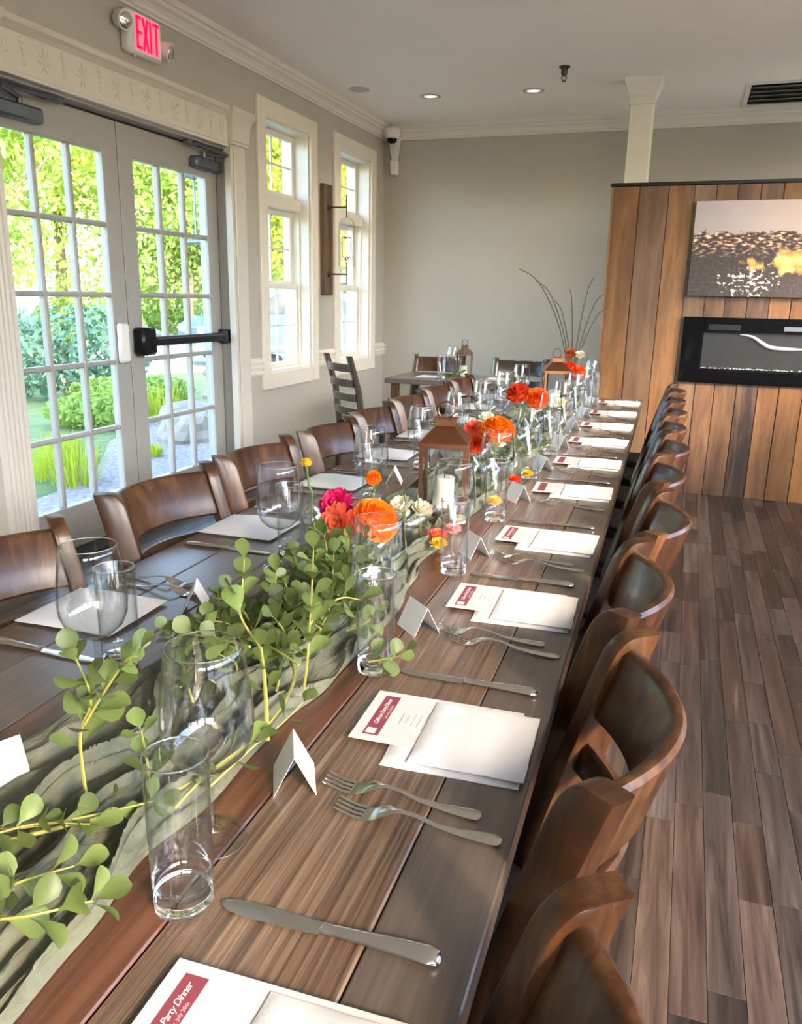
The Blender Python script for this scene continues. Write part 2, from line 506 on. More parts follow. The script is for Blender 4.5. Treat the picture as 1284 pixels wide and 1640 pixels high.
# chair rails (three ribs)
def rail_poly():
    p = [(0, 0), (0.012, 0.0)]
    for k in range(3):
        z = 0.008 + k * 0.036
        p += [(0.014, z), (0.026 + 0.004 * k, z + 0.006), (0.028 + 0.004 * k, z + 0.018), (0.024, z + 0.026), (0.012, z + 0.030)]
    return p + [(0.012, 0.122), (0, 0.122)]
RZ = 0.755
def rail(a, b, lab):
    trim(MB().prism([(WX + u, RZ + v) for u, v in rail_poly()], 'y', a, b), lab, 'chair rail')
rail(4.805, 5.008, 'short ribbed chair rail between door pilaster and near window')
rail(5.925, 6.238, 'short ribbed chair rail between the two windows, under the sconce')
rail(7.16, FY, 'short ribbed chair rail between far window and room corner')
rail(-2.7, 2.62, 'ribbed chair rail left of the fluted door pilaster')

# ------------------------------------------------------------------ door surround
sur = sthing('trim_20', 'cream carved door surround with fluted pilasters and ornamented header', 'door surround')
def fluted(y0, y1, xf, z0, z1):
    """front outline with half-round flutes, extruded upwards"""
    n = 5; m = 0.022; w = (y1 - y0 - 2 * m) / n
    poly = [(WX, y0), (xf, y0), (xf, y0 + m)]
    for k in range(n):
        c = y0 + m + (k + 0.5) * w; r = w * 0.44
        for j in range(7):
            a = PI * j / 6
            poly.append((xf - r * 1.3 * math.sin(a), c - r * math.cos(a)))
    poly += [(xf, y1 - m), (xf, y1), (WX, y1)]
    return MB().prism(poly, 'z', z0, z1)
PF = WX + 0.055
def plain_pilaster(y0, y1):
    mb = MB().box(WX, PF - 0.012, y0, y1, 0, 2.19)
    mb.box(PF - 0.012, PF, y0 + 0.028, y1 - 0.028, 0.22, 2.16, 0.004)
    return mb
obj('pilaster', fluted(2.625, 2.80, PF, 0.20, 2.20), 'surround', sur)
obj('plinth', MB().box(WX, PF + 0.012, 2.615, 2.81, 0, 0.20, 0.004), 'surround', sur)
obj('pilaster', plain_pilaster(4.625, 4.80), 'surround', sur)
obj('plinth', MB().box(WX, PF + 0.012, 4.615, 4.81, 0, 0.20, 0.004), 'surround', sur)
def cap(y0, y1):
    # flared capital block: concave in side view
    mb = MB()
    prof = [(0.010, 2.185), (0.010, 2.20), (0.016, 2.205), (0.016, 2.25), (0.019, 2.29), (0.027, 2.325), (0.042, 2.352), (0.046, 2.358), (0.046, 2.385)]
    rings = []
    for d, z in prof:
        rings.append([(WX, y0 - d, z), (PF + d, y0 - d, z), (PF + d, y1 + d, z), (WX, y1 + d, z)])
    return mb.loft(rings)
obj('capital', cap(2.625, 2.80), 'surround', sur)
obj('capital', cap(4.625, 4.80), 'surround', sur)
hy0, hy1 = 2.80, 4.625
header = [(WX, 2.165), (PF - 0.012, 2.165), (PF - 0.012, 2.18), (PF - 0.018, 2.186), (PF - 0.018, 2.335), (PF - 0.008, 2.342), (PF + 0.002, 2.352), (PF + 0.018, 2.362), (PF + 0.022, 2.372), (PF + 0.022, 2.385), (WX, 2.385)]
hd = obj('header', MB().prism(header, 'y', hy0 + 0.017, hy1 - 0.017), 'surround', sur)
# carved ornament: alternating garland husks and S-shaped pairs, in relief on the header frieze
husk = MB()
for k in range(5):
    z = 0.05 - k * 0.022; r = 0.018 - 0.0024 * k
    husk.lathe([(0.0005, -r), (r * 0.8, -r * 0.6), (r, 0), (r * 0.7, r * 0.7), (0.0005, r)], 8, (0, 0, z))
for v in range(len(husk.v)):
    p = husk.v[v]; husk.v[v] = (p[0] * 0.5, p[1], p[2])
husk_me = husk.mesh('husk', 60)
scr = MB()
def lobe(cy_, cz_, ang, L_, W_):
    n0 = len(scr.v)
    scr.lathe([(0.0004, -L_), (W_ * 0.55, -L_ * 0.6), (W_, 0.1 * L_), (W_ * 0.75, 0.65 * L_), (0.0004, L_)], 8)
    for v in range(n0, len(scr.v)):
        p = scr.v[v]; y_, z_ = p[1], p[2]
        scr.v[v] = (p[0] * 0.75, cy_ + y_ * math.cos(ang) + z_ * math.sin(ang), cz_ - y_ * math.sin(ang) + z_ * math.cos(ang))
lobe(0, 0.022, 0, 0.036, 0.008)
for sg in (-1, 1):
    lobe(sg * 0.016, 0.014, sg * 0.55, 0.028, 0.007)
    lobe(sg * 0.024, -0.010, sg * 1.2, 0.020, 0.006)
    lobe(sg * 0.010, -0.036, -sg * 0.5, 0.022, 0.006)
scr_me = scr.mesh('palmette', 60)
no = 15
for k in range(no):
    y = hy0 + 0.075 + k * (hy1 - hy0 - 0.15) / (no - 1)
    obj('husk_ornament' if k % 2 else 'palmette_ornament', husk_me if k % 2 else scr_me, 'surround', sur, loc=(PF - 0.017, y, 2.262))
# jamb lining and head
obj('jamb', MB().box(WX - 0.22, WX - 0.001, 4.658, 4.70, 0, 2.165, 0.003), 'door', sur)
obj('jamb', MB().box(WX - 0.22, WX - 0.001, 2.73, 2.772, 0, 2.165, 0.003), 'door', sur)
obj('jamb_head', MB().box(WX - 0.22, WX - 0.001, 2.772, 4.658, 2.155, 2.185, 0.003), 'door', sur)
struct('trim_21', MB().box(WX - 0.22, WX + 0.03, 2.772, 4.658, 0.0, 0.014, 0.004), 'seal', 'dark door threshold under the double door', 'threshold')

# ------------------------------------------------------------------ door leaves: 3 x 5 panes
GY = 3.715
def door_leaf(name, label, y0, y1):
    d = sthing(name, label, 'door')
    T0, T1 = DX - 0.045, DX
    st = 0.118; gz0, gz1 = 0.238, 1.985
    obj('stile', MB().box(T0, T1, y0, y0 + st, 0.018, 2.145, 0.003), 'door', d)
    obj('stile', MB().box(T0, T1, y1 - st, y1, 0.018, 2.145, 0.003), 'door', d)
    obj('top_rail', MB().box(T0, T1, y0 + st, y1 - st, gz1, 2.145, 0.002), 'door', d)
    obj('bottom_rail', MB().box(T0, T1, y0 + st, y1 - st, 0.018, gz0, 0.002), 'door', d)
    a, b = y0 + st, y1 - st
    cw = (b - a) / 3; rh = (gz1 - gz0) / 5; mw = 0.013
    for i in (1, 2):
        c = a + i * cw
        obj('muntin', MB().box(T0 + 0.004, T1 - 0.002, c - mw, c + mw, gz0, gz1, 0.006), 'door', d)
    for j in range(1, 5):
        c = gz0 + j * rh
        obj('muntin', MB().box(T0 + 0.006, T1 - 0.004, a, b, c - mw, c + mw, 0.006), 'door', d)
    pm = MB().box(-0.003, 0.003, -cw / 2 + 0.011, cw / 2 - 0.011, -rh / 2 + 0.011, rh / 2 - 0.011).mesh('pane')
    for i in range(3):
        for j in range(5):
            obj('pane', pm, 'window_glass', d, loc=((T0 + T1) / 2, a + (i + 0.5) * cw, gz0 + (j + 0.5) * rh))
    return d
dl = door_leaf('door_1', 'left leaf of the white glazed double door, beside the fluted pilaster', 2.778, GY - 0.003)
dr = door_leaf('door_2', 'right leaf of the white glazed double door, with the dark push bar', GY + 0.003, 4.652)
obj('weather_strip', MB().box(DX - 0.04, DX - 0.004, GY - 0.003, GY + 0.003, 0.02, 2.145), 'seal', dr)
obj('weather_strip', MB().box(DX - 0.04, DX - 0.002, 4.652, 4.658, 0.02, 2.15), 'seal', dr)
obj('weather_strip', MB().box(DX - 0.04, DX - 0.002, 2.778, 4.652, 2.145, 2.155), 'seal', dr)
# white keeper on the left leaf, push bar on the right leaf
obj('lock_cover', MB().box(DX, DX + 0.030, 3.60, 3.685, 0.93, 1.14, 0.012), 'white_plastic', dl, 40, label='white latch cover')
pb = obj('push_bar', MB().box(DX + 0.035, DX + 0.062, 3.86, 4.66, 1.010, 1.062, 0.006), 'dark_bar', dr, label='dark push bar')
obj('latch_head', MB().box(DX, DX + 0.075, 3.735, 3.862, 0.965, 1.115, 0.014), 'black_metal', dr, 40, label='black latch head')
obj('bar_bracket', MB().box(DX, DX + 0.070, 4.60, 4.66, 0.995, 1.080, 0.008), 'black_metal', dr)
obj('bar_stripe', MB().box(DX + 0.0625, DX + 0.0635, 3.88, 4.58, 1.046, 1.056), 'grey_metal', dr)
# door closers
def closer(d, y, s):
    obj('closer_body', MB().box(DX, DX + 0.055, y - 0.14, y + 0.14, 2.02, 2.085, 0.010), 'grey_metal', d, 40, label='grey door closer body')
    k = MB().tube([(DX + 0.03, y - s * 0.02, 2.085), (DX + 0.03, y - s * 0.02, 2.118)], 0.014, 10)
    k.tube([(DX + 0.03, y - s * 0.02, 2.112), (DX + 0.105, y + s * 0.16, 2.118), ], 0.011, 6)
    k.tube([(DX + 0.105, y + s * 0.16, 2.120), (DX + 0.075, y - s * 0.20, 2.140)], 0.010, 6)
    k.box(DX + 0.04, DX + 0.075, y - s * 0.20 - 0.05, y - s * 0.20 + 0.05, 2.128, 2.155, 0.003)
    obj('closer_arm', k, 'grey_metal', d, 40)
closer(dl, 3.02, -1)
closer(dr, 4.50, 1)

# ------------------------------------------------------------------ windows
def window(name, label, y0, y1):
    w = sthing(name, label, 'window')
    z0, z1 = WZ0, WZ1
    cw = 0.105; xf = WX + 0.024
    obj('casing', MB().box(WX, xf, y0 - cw, y0 + 0.004, z0 - cw, z1 + cw, 0.004), 'trim', w)
    obj('casing', MB().box(WX, xf, y1 - 0.004, y1 + cw, z0 - cw, z1 + cw, 0.004), 'trim', w)
    obj('casing', MB().box(WX, xf, y0 + 0.004, y1 - 0.004, z1 - 0.004, z1 + cw, 0.004), 'trim', w)
    obj('casing', MB().box(WX, xf, y0 + 0.004, y1 - 0.004, z0 - cw, z0 + 0.004, 0.004), 'trim', w)
    xo = WX - 0.215
    for a, b in ((y0, y0 + 0.018), (y1 - 0.018, y1)):
        obj('jamb', MB().box(xo, WX + 0.001, a, b, z0, z1, 0.002), 'trim', w)
    obj('jamb_head', MB().box(xo, WX + 0.001, y0 + 0.018, y1 - 0.018, z1 - 0.018, z1, 0.002), 'trim', w)
    obj('sill', MB().box(xo, WX + 0.003, y0 + 0.018, y1 - 0.018, z0, z0 + 0.022, 0.003), 'trim', w)
    a, b = y0 + 0.018, y1 - 0.018
    def sash(s0, s1, x0, x1, grid=True):
        fr = 0.038
        s = MB()
        s.box(x0, x1, a, a + fr, s0, s1, 0.003); s.box(x0, x1, b - fr, b, s0, s1, 0.003)
        s.box(x0, x1, a + fr, b - fr, s0, s0 + fr, 0.003); s.box(x0, x1, a + fr, b - fr, s1 - fr, s1, 0.003)
        so = obj('sash', s, 'trim', w)
        ga, gb, g0, g1 = a + fr, b - fr, s0 + fr, s1 - fr
        xm = (x0 + x1) / 2
        cy = (ga + gb) / 2; czz = (g0 + g1) / 2; m_ = 0.006
        obj('muntin', MB().box(xm - 0.008, xm + 0.008, cy - m_, cy + m_, g0, g1, 0.002), 'trim', so)
        obj('muntin', MB().box(xm - 0.008, xm + 0.008, ga, gb, czz - m_, czz + m_, 0.002), 'trim', so)
        for (p, q) in ((ga, cy - m_), (cy + m_, gb)):
            for (r, t) in ((g0, czz - m_), (czz + m_, g1)):
                obj('pane', MB().box(xm - 0.002, xm + 0.002, p, q, r, t), 'window_glass', so)
    # transom light over a double-hung pair
    obj('transom_bar', MB().box(xo + 0.01, WX - 0.06, a, b, 1.905, 1.985, 0.006), 'trim', w)
    sash(1.985, z1 - 0.018, WX - 0.150, WX - 0.115)
    sash(1.365, 1.905, WX - 0.170, WX - 0.138)
    sash(z0 + 0.022, 1.385, WX - 0.128, WX - 0.095)
    for q in (a, b - 0.014):
        obj('stop', MB().box(WX - 0.094, WX - 0.075, q, q + 0.014, z0 + 0.022, 1.905, 0.002), 'trim', w)
    return w
window('window_1', 'tall double-hung window with transom, nearer to the glazed door', *W1)
window('window_2', 'tall double-hung window with transom, in the room corner behind the sconce', *W2)

# ------------------------------------------------------------------ wooden partition with planks, column
PY = 5.857; PX0 = -0.572; PZ = 2.04
M['barn'] = wood('reclaimed_plank', [(0.0, (0.022, 0.010, 0.005)), (0.25, (0.085, 0.038, 0.016)), (0.5, (0.165, 0.077, 0.031)), (0.75, (0.235, 0.120, 0.052)), (1.0, (0.31, 0.20, 0.115))], 'Z', 0.5, 13, 0.13, 0.25, rnd=0.30, patch=0.6, rnd_hue=0.18, contrast=3.0)
part = struct('wall_partition', MB().box(PX0 + 0.004, RX - 0.01, PY + 0.022, PY + 0.62, 0, PZ), 'dark_chair', 'half-height partition clad in vertical reclaimed wood planks', 'wall')
xs = [PX0, -0.405, -0.222, -0.060, 0.074, 0.200, 0.337, 0.470, 0.600, 0.745, 0.87, 1.01, 1.15, 1.28, 1.42, 1.55, 1.70, 1.84, 1.98, 2.12, 2.26, 2.385]
for i in range(len(xs) - 1):
    t = rp.uniform(-0.003, 0.003)
    obj('plank', MB().box(xs[i] + 0.0022, xs[i + 1] - 0.0022, PY + t, PY + 0.022, 0.0, PZ, 0.002), 'barn', part)
obj('plank', MB().box(PX0 - 0.016, PX0 + 0.003, PY + 0.004, PY + 0.60, 0.0, PZ, 0.003), 'barn', part)
obj('top_cap', MB().box(PX0 - 0.022, RX - 0.01, PY - 0.010, PY + 0.64, PZ, PZ + 0.022, 0.003), 'black_metal', part, label='thin dark top cap')

col = sthing('trim_30', 'square cream column with moulded capital on top of the partition', 'column')
cx, cy = -0.470, 6.34; hw = 0.078
obj('shaft', MB().box(cx - hw, cx + hw, cy - hw, cy + hw, PZ + 0.022, CZ - 0.10, 0.004), 'trim', col)
rings = []
for d, z in [(0.0, CZ - 0.17), (0.010, CZ - 0.168), (0.010, CZ - 0.15), (0.004, CZ - 0.147), (0.004, CZ - 0.12), (0.012, CZ - 0.112), (0.018, CZ - 0.085), (0.030, CZ - 0.055), (0.042, CZ - 0.035), (0.046, CZ - 0.03), (0.046, CZ)]:
    h = hw + d
    rings.append([(cx - h, cy - h, z), (cx + h, cy - h, z), (cx + h, cy + h, z), (cx - h, cy + h, z)])
obj('capital', MB().loft(rings), 'trim', col)

# ------------------------------------------------------------------ canvas print on the partition
def canvas_mat():
    m, nt, b = new_mat('sunset_print')
    set_in(b, Roughness=0.45, Specular_IOR_Level=0.4)
    L = nt.links.new
    tc = nt.nodes.new('ShaderNodeTexCoord'); sp = nt.nodes.new('ShaderNodeSeparateXYZ')
    L(tc.outputs['Object'], sp.inputs[0])
    def ramp(src, pts):
        r = nt.nodes.new('ShaderNodeValToRGB'); e = r.color_ramp.elements
        while len(e) < len(pts): e.new(0.5)
        for q, (p, c) in zip(e, pts): q.position = p; q.color = rgba(c)
        L(src, r.inputs[0]); return r.outputs[0]
    def nz(scale, det=6, vec=(1, 1, 1)):
        mp = nt.nodes.new('ShaderNodeMapping'); mp.inputs['Scale'].default_value = vec
        L(tc.outputs['Object'], mp.inputs[0])
        n = nt.nodes.new('ShaderNodeTexNoise'); n.inputs['Scale'].default_value = scale; n.inputs['Detail'].default_value = det
        L(mp.outputs[0], n.inputs[0]); return n.outputs['Fac']
    def math_(op, a, c):
        n = nt.nodes.new('ShaderNodeMath'); n.operation = op
        for i, v in enumerate((a, c)):
            if isinstance(v, (int, float)): n.inputs[i].default_value = v
            else: L(v, n.inputs[i])
        return n.outputs[0]
    def mixc(f, a, c):
        n = nt.nodes.new('ShaderNodeMix'); n.data_type = 'RGBA'
        L(f, n.inputs['Factor'])
        for k, v in (('A', a), ('B', c)):
            if isinstance(v, tuple): n.inputs[k].default_value = rgba(v)
            else: L(v, n.inputs[k])
        return n.outputs['Result']
    X, Z = sp.outputs['X'], sp.outputs['Z']            # object space: x 0..1.3, z 0..0.6
    # sky: grey mauve to peach at right/low, faint cloud streaks
    skyf = math_('ADD', math_('MULTIPLY', X, 0.55), math_('MULTIPLY', nz(3, 4, (1, 1, 4)), 0.35))
    sky = ramp(skyf, [(0.1, (0.34, 0.30, 0.31)), (0.4, (0.46, 0.38, 0.36)), (0.7, (0.62, 0.42, 0.33)), (1.0, (0.75, 0.5, 0.32))])
    # far tree band: bright rooftops speckle between dark crowns
    spk = ramp(nz(26, 4, (1, 1, 2.2)), [(0.44, (0.045, 0.03, 0.028)), (0.52, (0.12, 0.07, 0.05)), (0.57, (0.55, 0.30, 0.18)), (0.64, (0.9, 0.68, 0.5))])
    dark = ramp(nz(60, 5), [(0.3, (0.035, 0.026, 0.026)), (0.7, (0.075, 0.055, 0.052))])
    # pool of orange evening light lower right
    dx = math_('MULTIPLY', math_('SUBTRACT', X, 0.80), 1.45); dz = math_('MULTIPLY', math_('SUBTRACT', Z, 0.225), 5.2)
    r2 = math_('ADD', math_('MULTIPLY', dx, dx), math_('MULTIPLY', dz, dz))
    glow_f = ramp(math_('MULTIPLY', math_('ADD', r2, math_('MULTIPLY', nz(7, 8), 1.5)), 0.5), [(0.475, (1, 1, 1)), (0.53, (0, 0, 0))])
    glow = ramp(nz(8, 6, (1, 1, 2)), [(0.3, (0.62, 0.17, 0.05)), (0.5, (0.9, 0.42, 0.10)), (0.68, (1.0, 0.72, 0.28))])
    # white sparkle of water near the lower middle
    ex = math_('MULTIPLY', math_('SUBTRACT', X, 0.37), 3.6); ez = math_('MULTIPLY', math_('SUBTRACT', Z, 0.10), 6.5)
    e2 = math_('ADD', math_('MULTIPLY', ex, ex), math_('MULTIPLY', ez, ez))
    spark_f = ramp(math_('ADD', math_('MULTIPLY', e2, 0.22), math_('SUBTRACT', 1.0, nz(30, 8, (1, 1, 1.4)))), [(0.46, (1, 1, 1)), (0.49, (0, 0, 0))])
    land = mixc(glow_f, dark, glow)
    land = mixc(spark_f, land, (0.80, 0.68, 0.55))
    hz = math_('ADD', Z, math_('MULTIPLY', math_('SUBTRACT', nz(22, 5), 0.5), 0.10))
    band_f = ramp(hz, [(0.245, (0, 0, 0)), (0.33, (1, 1, 1))])
    land = mixc(band_f, land, spk)
    sky_f = ramp(hz, [(0.395, (0, 0, 0)), (0.405, (1, 1, 1))])
    L(mixc(sky_f, land, sky), b.inputs['Base Color'])
    return m
cv = thing('canvas_print', 'wide canvas print of a sunset landscape above the fireplace', 'picture', (-0.042, PY - 0.038, 1.345))
obj('canvas', MB().box(0, 1.28, 0, 0.033, 0, 0.592, 0.002), canvas_mat(), cv)

# ------------------------------------------------------------------ linear electric fireplace
fp = thing('electric_fireplace', 'black linear electric fireplace set in the plank partition', 'fireplace', (-0.042, PY, 0.780))
FW, FH = 1.30, 0.432
M['gloss_black'] = simple('gloss_black_glass', (0.003, 0.003, 0.0035), 0.06, noise_amt=0.1, spec=0.22)
M['firebox'] = simple('firebox_panel', (0.045, 0.045, 0.043), 0.3, 0.0, noise_amt=0.5, noise_scale=5)
f = MB(); yd = -0.026
f.box(0, 0.135, yd, 0, 0, FH, 0.003); f.box(FW - 0.135, FW, yd, 0, 0, FH, 0.003)
f.box(0.135, FW - 0.135, yd, 0, 0, 0.095, 0.003); f.box(0.135, FW - 0.135, yd, 0, FH - 0.10, FH, 0.003)
obj('frame', f, 'gloss_black', fp)
obj('firebox_back', MB().box(0.135, FW - 0.135, -0.006, -0.002, 0.095, FH - 0.10), 'firebox', fp)
curve = []
for j in range(21):
    a = j / 20
    curve.append((0.36 + 0.42 * a, -0.010, 0.325 - 0.085 * (1 / (1 + math.exp(-(a - 0.3) * 14)))))
obj('reflection_streak', MB().tube(curve, [0.004 + 0.010 * math.sin(PI * j / 20) for j in range(21)], 8), 'card', fp, 60)  # white tube stands in for the bright reflection streak in the fireplace
rc = random.Random(5)
cr = MB()
for k in range(150):
    x = 0.14 + (FW - 0.28) * rc.random(); s = rc.uniform(0.004, 0.009)
    z = 0.096 + rc.random() * 0.006; y = -0.018 + rc.random() * 0.008
    cr.add([(x, y, z + s), (x - s, y, z), (x, y - s * 0.7, z), (x + s, y, z), (x, y + s * 0.7, z), (x, y, z - s * 0.3)],
           [(0, 1, 2), (0, 2, 3), (0, 3, 4), (0, 4, 1), (5, 2, 1), (5, 3, 2), (5, 4, 3), (5, 1, 4)])
obj('crystal_bed', cr, simple('crystal_media', (0.75, 0.77, 0.78), 0.15, 0.2), fp, kind='stuff')
obj('front_glass', MB().box(0.12, FW - 0.12, yd - 0.003, yd - 0.0005, 0.085, FH - 0.09), glass_thin('fireplace_glass', (0.9, 0.9, 0.9), (0.6, 0.6, 0.6), 1.45), fp)
obj('vent_slot', MB().box(0.16, 0.36, yd - 0.0015, yd + 0.001, FH - 0.082, FH - 0.045, 0.0005), 'black_metal', fp)
obj('vent_slot', MB().box(0.62, 0.94, yd - 0.0015, yd + 0.001, FH - 0.078, FH - 0.050, 0.0005), 'grey_metal', fp)

# ------------------------------------------------------------------ exit sign
ex = thing('exit_sign', 'lit red EXIT sign with twin emergency lamps above the door', 'exit sign', (WX, 3.815, 2.45))
M['red_glow'] = emitter('red_sign_glow', (0.85, 0.0, 0.045), 0.5)
M['pink_glow'] = emitter('pink_sign_face', (0.75, 0.16, 0.19), 0.28)
obj('housing', MB().box(0, 0.055, -0.125, 0.150, 0.005, 0.20, 0.012), 'white_plastic', ex, 40)
obj('face', MB().box(0.055, 0.058, -0.075, 0.125, 0.022, 0.185, 0.001), 'pink_glow', ex)
def text_mesh(body, size, name, depth=0.0008, shear=0.0, spacing=1.0):
    cu = bpy.data.curves.new(name, 'FONT')
    cu.body = body; cu.size = size; cu.align_x = 'CENTER'; cu.align_y = 'CENTER'
    cu.extrude = depth; cu.shear = shear; cu.space_character = spacing; cu.resolution_u = 3
    o = bpy.data.objects.new(name, cu); C.objects.link(o)
    dg = bpy.context.evaluated_depsgraph_get(); dg.update()
    me = bpy.data.meshes.new_from_object(o.evaluated_get(dg))
    bpy.data.objects.remove(o); bpy.data.curves.remove(cu)
    me.name = name; me.materials.clear()
    return me
exit_me = MB()
def stroke(y0, z0, y1, z1, w):
    d = Vector((y1 - y0, z1 - z0)); n = Vector((-d.y, d.x)).normalized() * (w / 2)
    P = [(y0 + n.x, z0 + n.y), (y1 + n.x, z1 + n.y), (y1 - n.x, z1 - n.y), (y0 - n.x, z0 - n.y)]
    exit_me.prism(P, 'x', 0.058, 0.061)
lw = 0.013; zb, zt = 0.030, 0.177
y = -0.068; stroke(y + lw / 2, zb, y + lw / 2, zt, lw)
for z in (zb + lw / 2, (zb + zt) / 2, zt - lw / 2): stroke(y, z, y + 0.042, z, lw)
y = -0.017; stroke(y + 0.004, zb, y + 0.042, zt, lw * 1.1); stroke(y + 0.042, zb, y + 0.004, zt, lw * 1.1)
stroke(0.046, zb, 0.046, zt, lw)
stroke(0.093, zb, 0.093, zt, lw); stroke(0.068, zt - lw / 2, 0.118, zt - lw / 2, lw)
obj('letters', exit_me, 'red_glow', ex, label='red EXIT lettering')
for s, yy, zz in ((-1, -0.155, 0.135), (1, 0.180, 0.085)):
    lamp = MB().tube([(0.015, yy + 0.03 * -s, zz), (0.035, yy, zz), (0.075, yy + s * 0.012, zz - 0.012)], [0.030, 0.042, 0.045], 18)
    lo = obj('lamp_head', lamp, 'white_plastic', ex, 50)
    obj('lens', MB().tube([(0.076, yy + s * 0.012, zz - 0.012), (0.080, yy + s * 0.013, zz - 0.013)], [0.038, 0.034], 18), 'steel', lo, 50)
obj('test_button', MB().tube([(0.03, -0.05, 0.005), (0.03, -0.05, -0.006)], 0.005, 8), 'white_plastic', ex)

# ------------------------------------------------------------------ ceiling fittings
M['fit_grey'] = simple('satin_fitting', (0.42, 0.40, 0.37), 0.4)
M['lamp_on'] = emitter('soft_lamp', (1.0, 0.93, 0.82), 0.22)
def downlight(x, y, lab, on=True):
    t = thing('recessed_light', lab, 'ceiling light', (x, y, CZ), 0, 'recessed lights in the ceiling')
    obj('trim_ring', MB().lathe([(0.052, -0.001), (0.058, -0.006), (0.078, -0.004), (0.080, 0.0), (0.052, 0.0)], 28, close=True), 'fit_grey', t, 40)
    obj('lens', MB().lathe([(0.0005, -0.002), (0.03, -0.0022), (0.052, -0.001)], 24), 'lamp_on' if on else 'fit_grey', t, 60)
    if on:
        ld = bpy.data.lights.new('downlight_lamp', 'SPOT')
        ld.energy = 14; ld.color = (1.0, 0.86, 0.68); ld.spot_size = math.radians(130); ld.spot_blend = 1.0; ld.shadow_soft_size = 0.05
        lo_ = bpy.data.objects.new('downlight_lamp', ld); C.objects.link(lo_); lo_.parent = t; lo_.location = (0, 0, -0.02)
downlight(-2.50, 6.06, 'recessed ceiling light nearest to the window wall', False)
downlight(-2.05, 6.40, 'recessed ceiling light in the middle of the row of three')
downlight(-1.265, 6.43, 'recessed ceiling light nearest to the sprinkler')
sp_ = thing('fire_sprinkler', 'dark brass fire sprinkler hanging from the ceiling', 'sprinkler', (-0.955, 5.86, CZ))
M['brass'] = simple('dark_brass', (0.09, 0.075, 0.05), 0.4, 0.9, noise_amt=0.2)
obj('escutcheon', MB().lathe([(0.0005, -0.010), (0.030, -0.010), (0.038, -0.004), (0.038, 0)], 20), 'brass', sp_, 40)
obj('body', MB().lathe([(0.022, -0.010), (0.022, -0.040), (0.016, -0.052), (0.010, -0.058), (0.0005, -0.058)], 14), 'brass', sp_, 40)
fr = MB()
for s in (-1, 1):
    fr.tube([(s * 0.014, 0, -0.05), (s * 0.017, 0, -0.068), (s * 0.004, 0, -0.085)], 0.003, 6)
obj('frame_arms', fr, 'brass', sp_)
obj('deflector', MB().lathe([(0.0005, -0.085), (0.016, -0.087), (0.016, -0.089), (0.0005, -0.089)], 12), 'brass', sp_)
vt = thing('ceiling_vent', 'white ceiling air return vent with dark slats', 'vent', (0.56, 6.95, CZ))
fm = MB(); VW, VL = 0.36, 0.36
for a in ((-VW, -VW + 0.035, -VL, VL), (VW - 0.035, VW, -VL, VL), (-VW + 0.035, VW - 0.035, -VL, -VL + 0.035), (-VW + 0.035, VW - 0.035, VL - 0.035, VL)):
    fm.box(a[0], a[1], a[2], a[3], -0.010, 0, 0.003)
obj('frame', fm, 'white_plastic', vt)
obj('backing', MB().box(-VW + 0.035, VW - 0.035, -VL + 0.035, VL - 0.035, -0.0015, 0), simple('vent_dark', (0.03, 0.026, 0.022), 0.8), vt)
for k in range(5):
    yy = -VL + 0.10 + k * 0.130
    obj('slat', MB().box(-VW + 0.036, VW - 0.036, -0.024, 0.024, -0.0015, 0.0015, 0.0005, Matrix.Translation((0, yy, -0.008)) @ Matrix.Rotation(math.radians(20), 4, 'X')), simple('vent_slat', (0.34, 0.31, 0.27), 0.5), vt)
# dome camera and small detector in the corner
dm = thing('dome_camera', 'white dome security camera in the ceiling corner', 'camera', (-2.690, 7.295, 2.755))
obj('housing', MB().lathe([(0.0005, 0.0), (0.072, 0.0), (0.078, -0.012), (0.076, -0.05), (0.060, -0.075), (0.040, -0.085), (0.0005, -0.085)], 28), 'white_plastic', dm, 50)
obj('lens_dome', MB().lathe([(0.046, -0.080), (0.044, -0.098), (0.034, -0.114), (0.018, -0.122), (0.0005, -0.124)], 24), 'gloss_black', dm, 60)
obj('wall_bracket', MB().loft([[(-0.06, 0.05, -0.06), (0.05, -0.06 + 0.1, -0.06), (0.05, 0.11, -0.06), (-0.06, 0.11, -0.06)], [(-0.02, 0.075, -0.26), (0.02, 0.075, -0.26), (0.02, 0.11, -0.26), (-0.02, 0.11, -0.26)]]), 'white_plastic', dm)
md = thing('motion_detector', 'small white motion detector under the dome camera', 'detector', (-2.695, 7.385, 2.38))
obj('housing', MB().box(-0.035, 0.035, -0.035, 0.034, 0, 0.13, 0.012), 'white_plastic', md, 40)
obj('lens', MB().box(-0.022, 0.022, -0.039, -0.034, 0.02, 0.07, 0.003), 'card', md)

# ------------------------------------------------------------------ wall sconce between the windows
scn = thing('wall_sconce', 'weathered wood board sconce with iron arms and glass cylinder lamp', 'sconce', (WX, 6.085, 1.31))
M['old_board'] = wood('weathered_board', [(0.25, (0.05, 0.03, 0.018)), (0.6, (0.13, 0.08, 0.045)), (0.85, (0.20, 0.13, 0.08))], 'Z', 0.7, 40, 0.05, 0.4)
obj('board', MB().box(0.0, 0.035, -0.085, 0.085, 0, 0.83, 0.004), 'old_board', scn)
for z in (0.16, 0.66):
    obj('rosette', MB().tube([(0.035, 0, z), (0.050, 0, z)], [0.028, 0.014], 12), 'black_metal', scn)
    obj('arm', MB().tube([(0.045, 0, z), (0.19, 0, z)], 0.006, 8), 'brass', scn)
obj('hanger', MB().tube([(0.19, 0, 0.75), (0.19, 0, 0.585)], 0.0055, 8), 'brass', scn)
obj('lower_rod', MB().tube([(0.19, 0, 0.08), (0.19, 0, 0.275)], 0.005, 8), 'brass', scn)
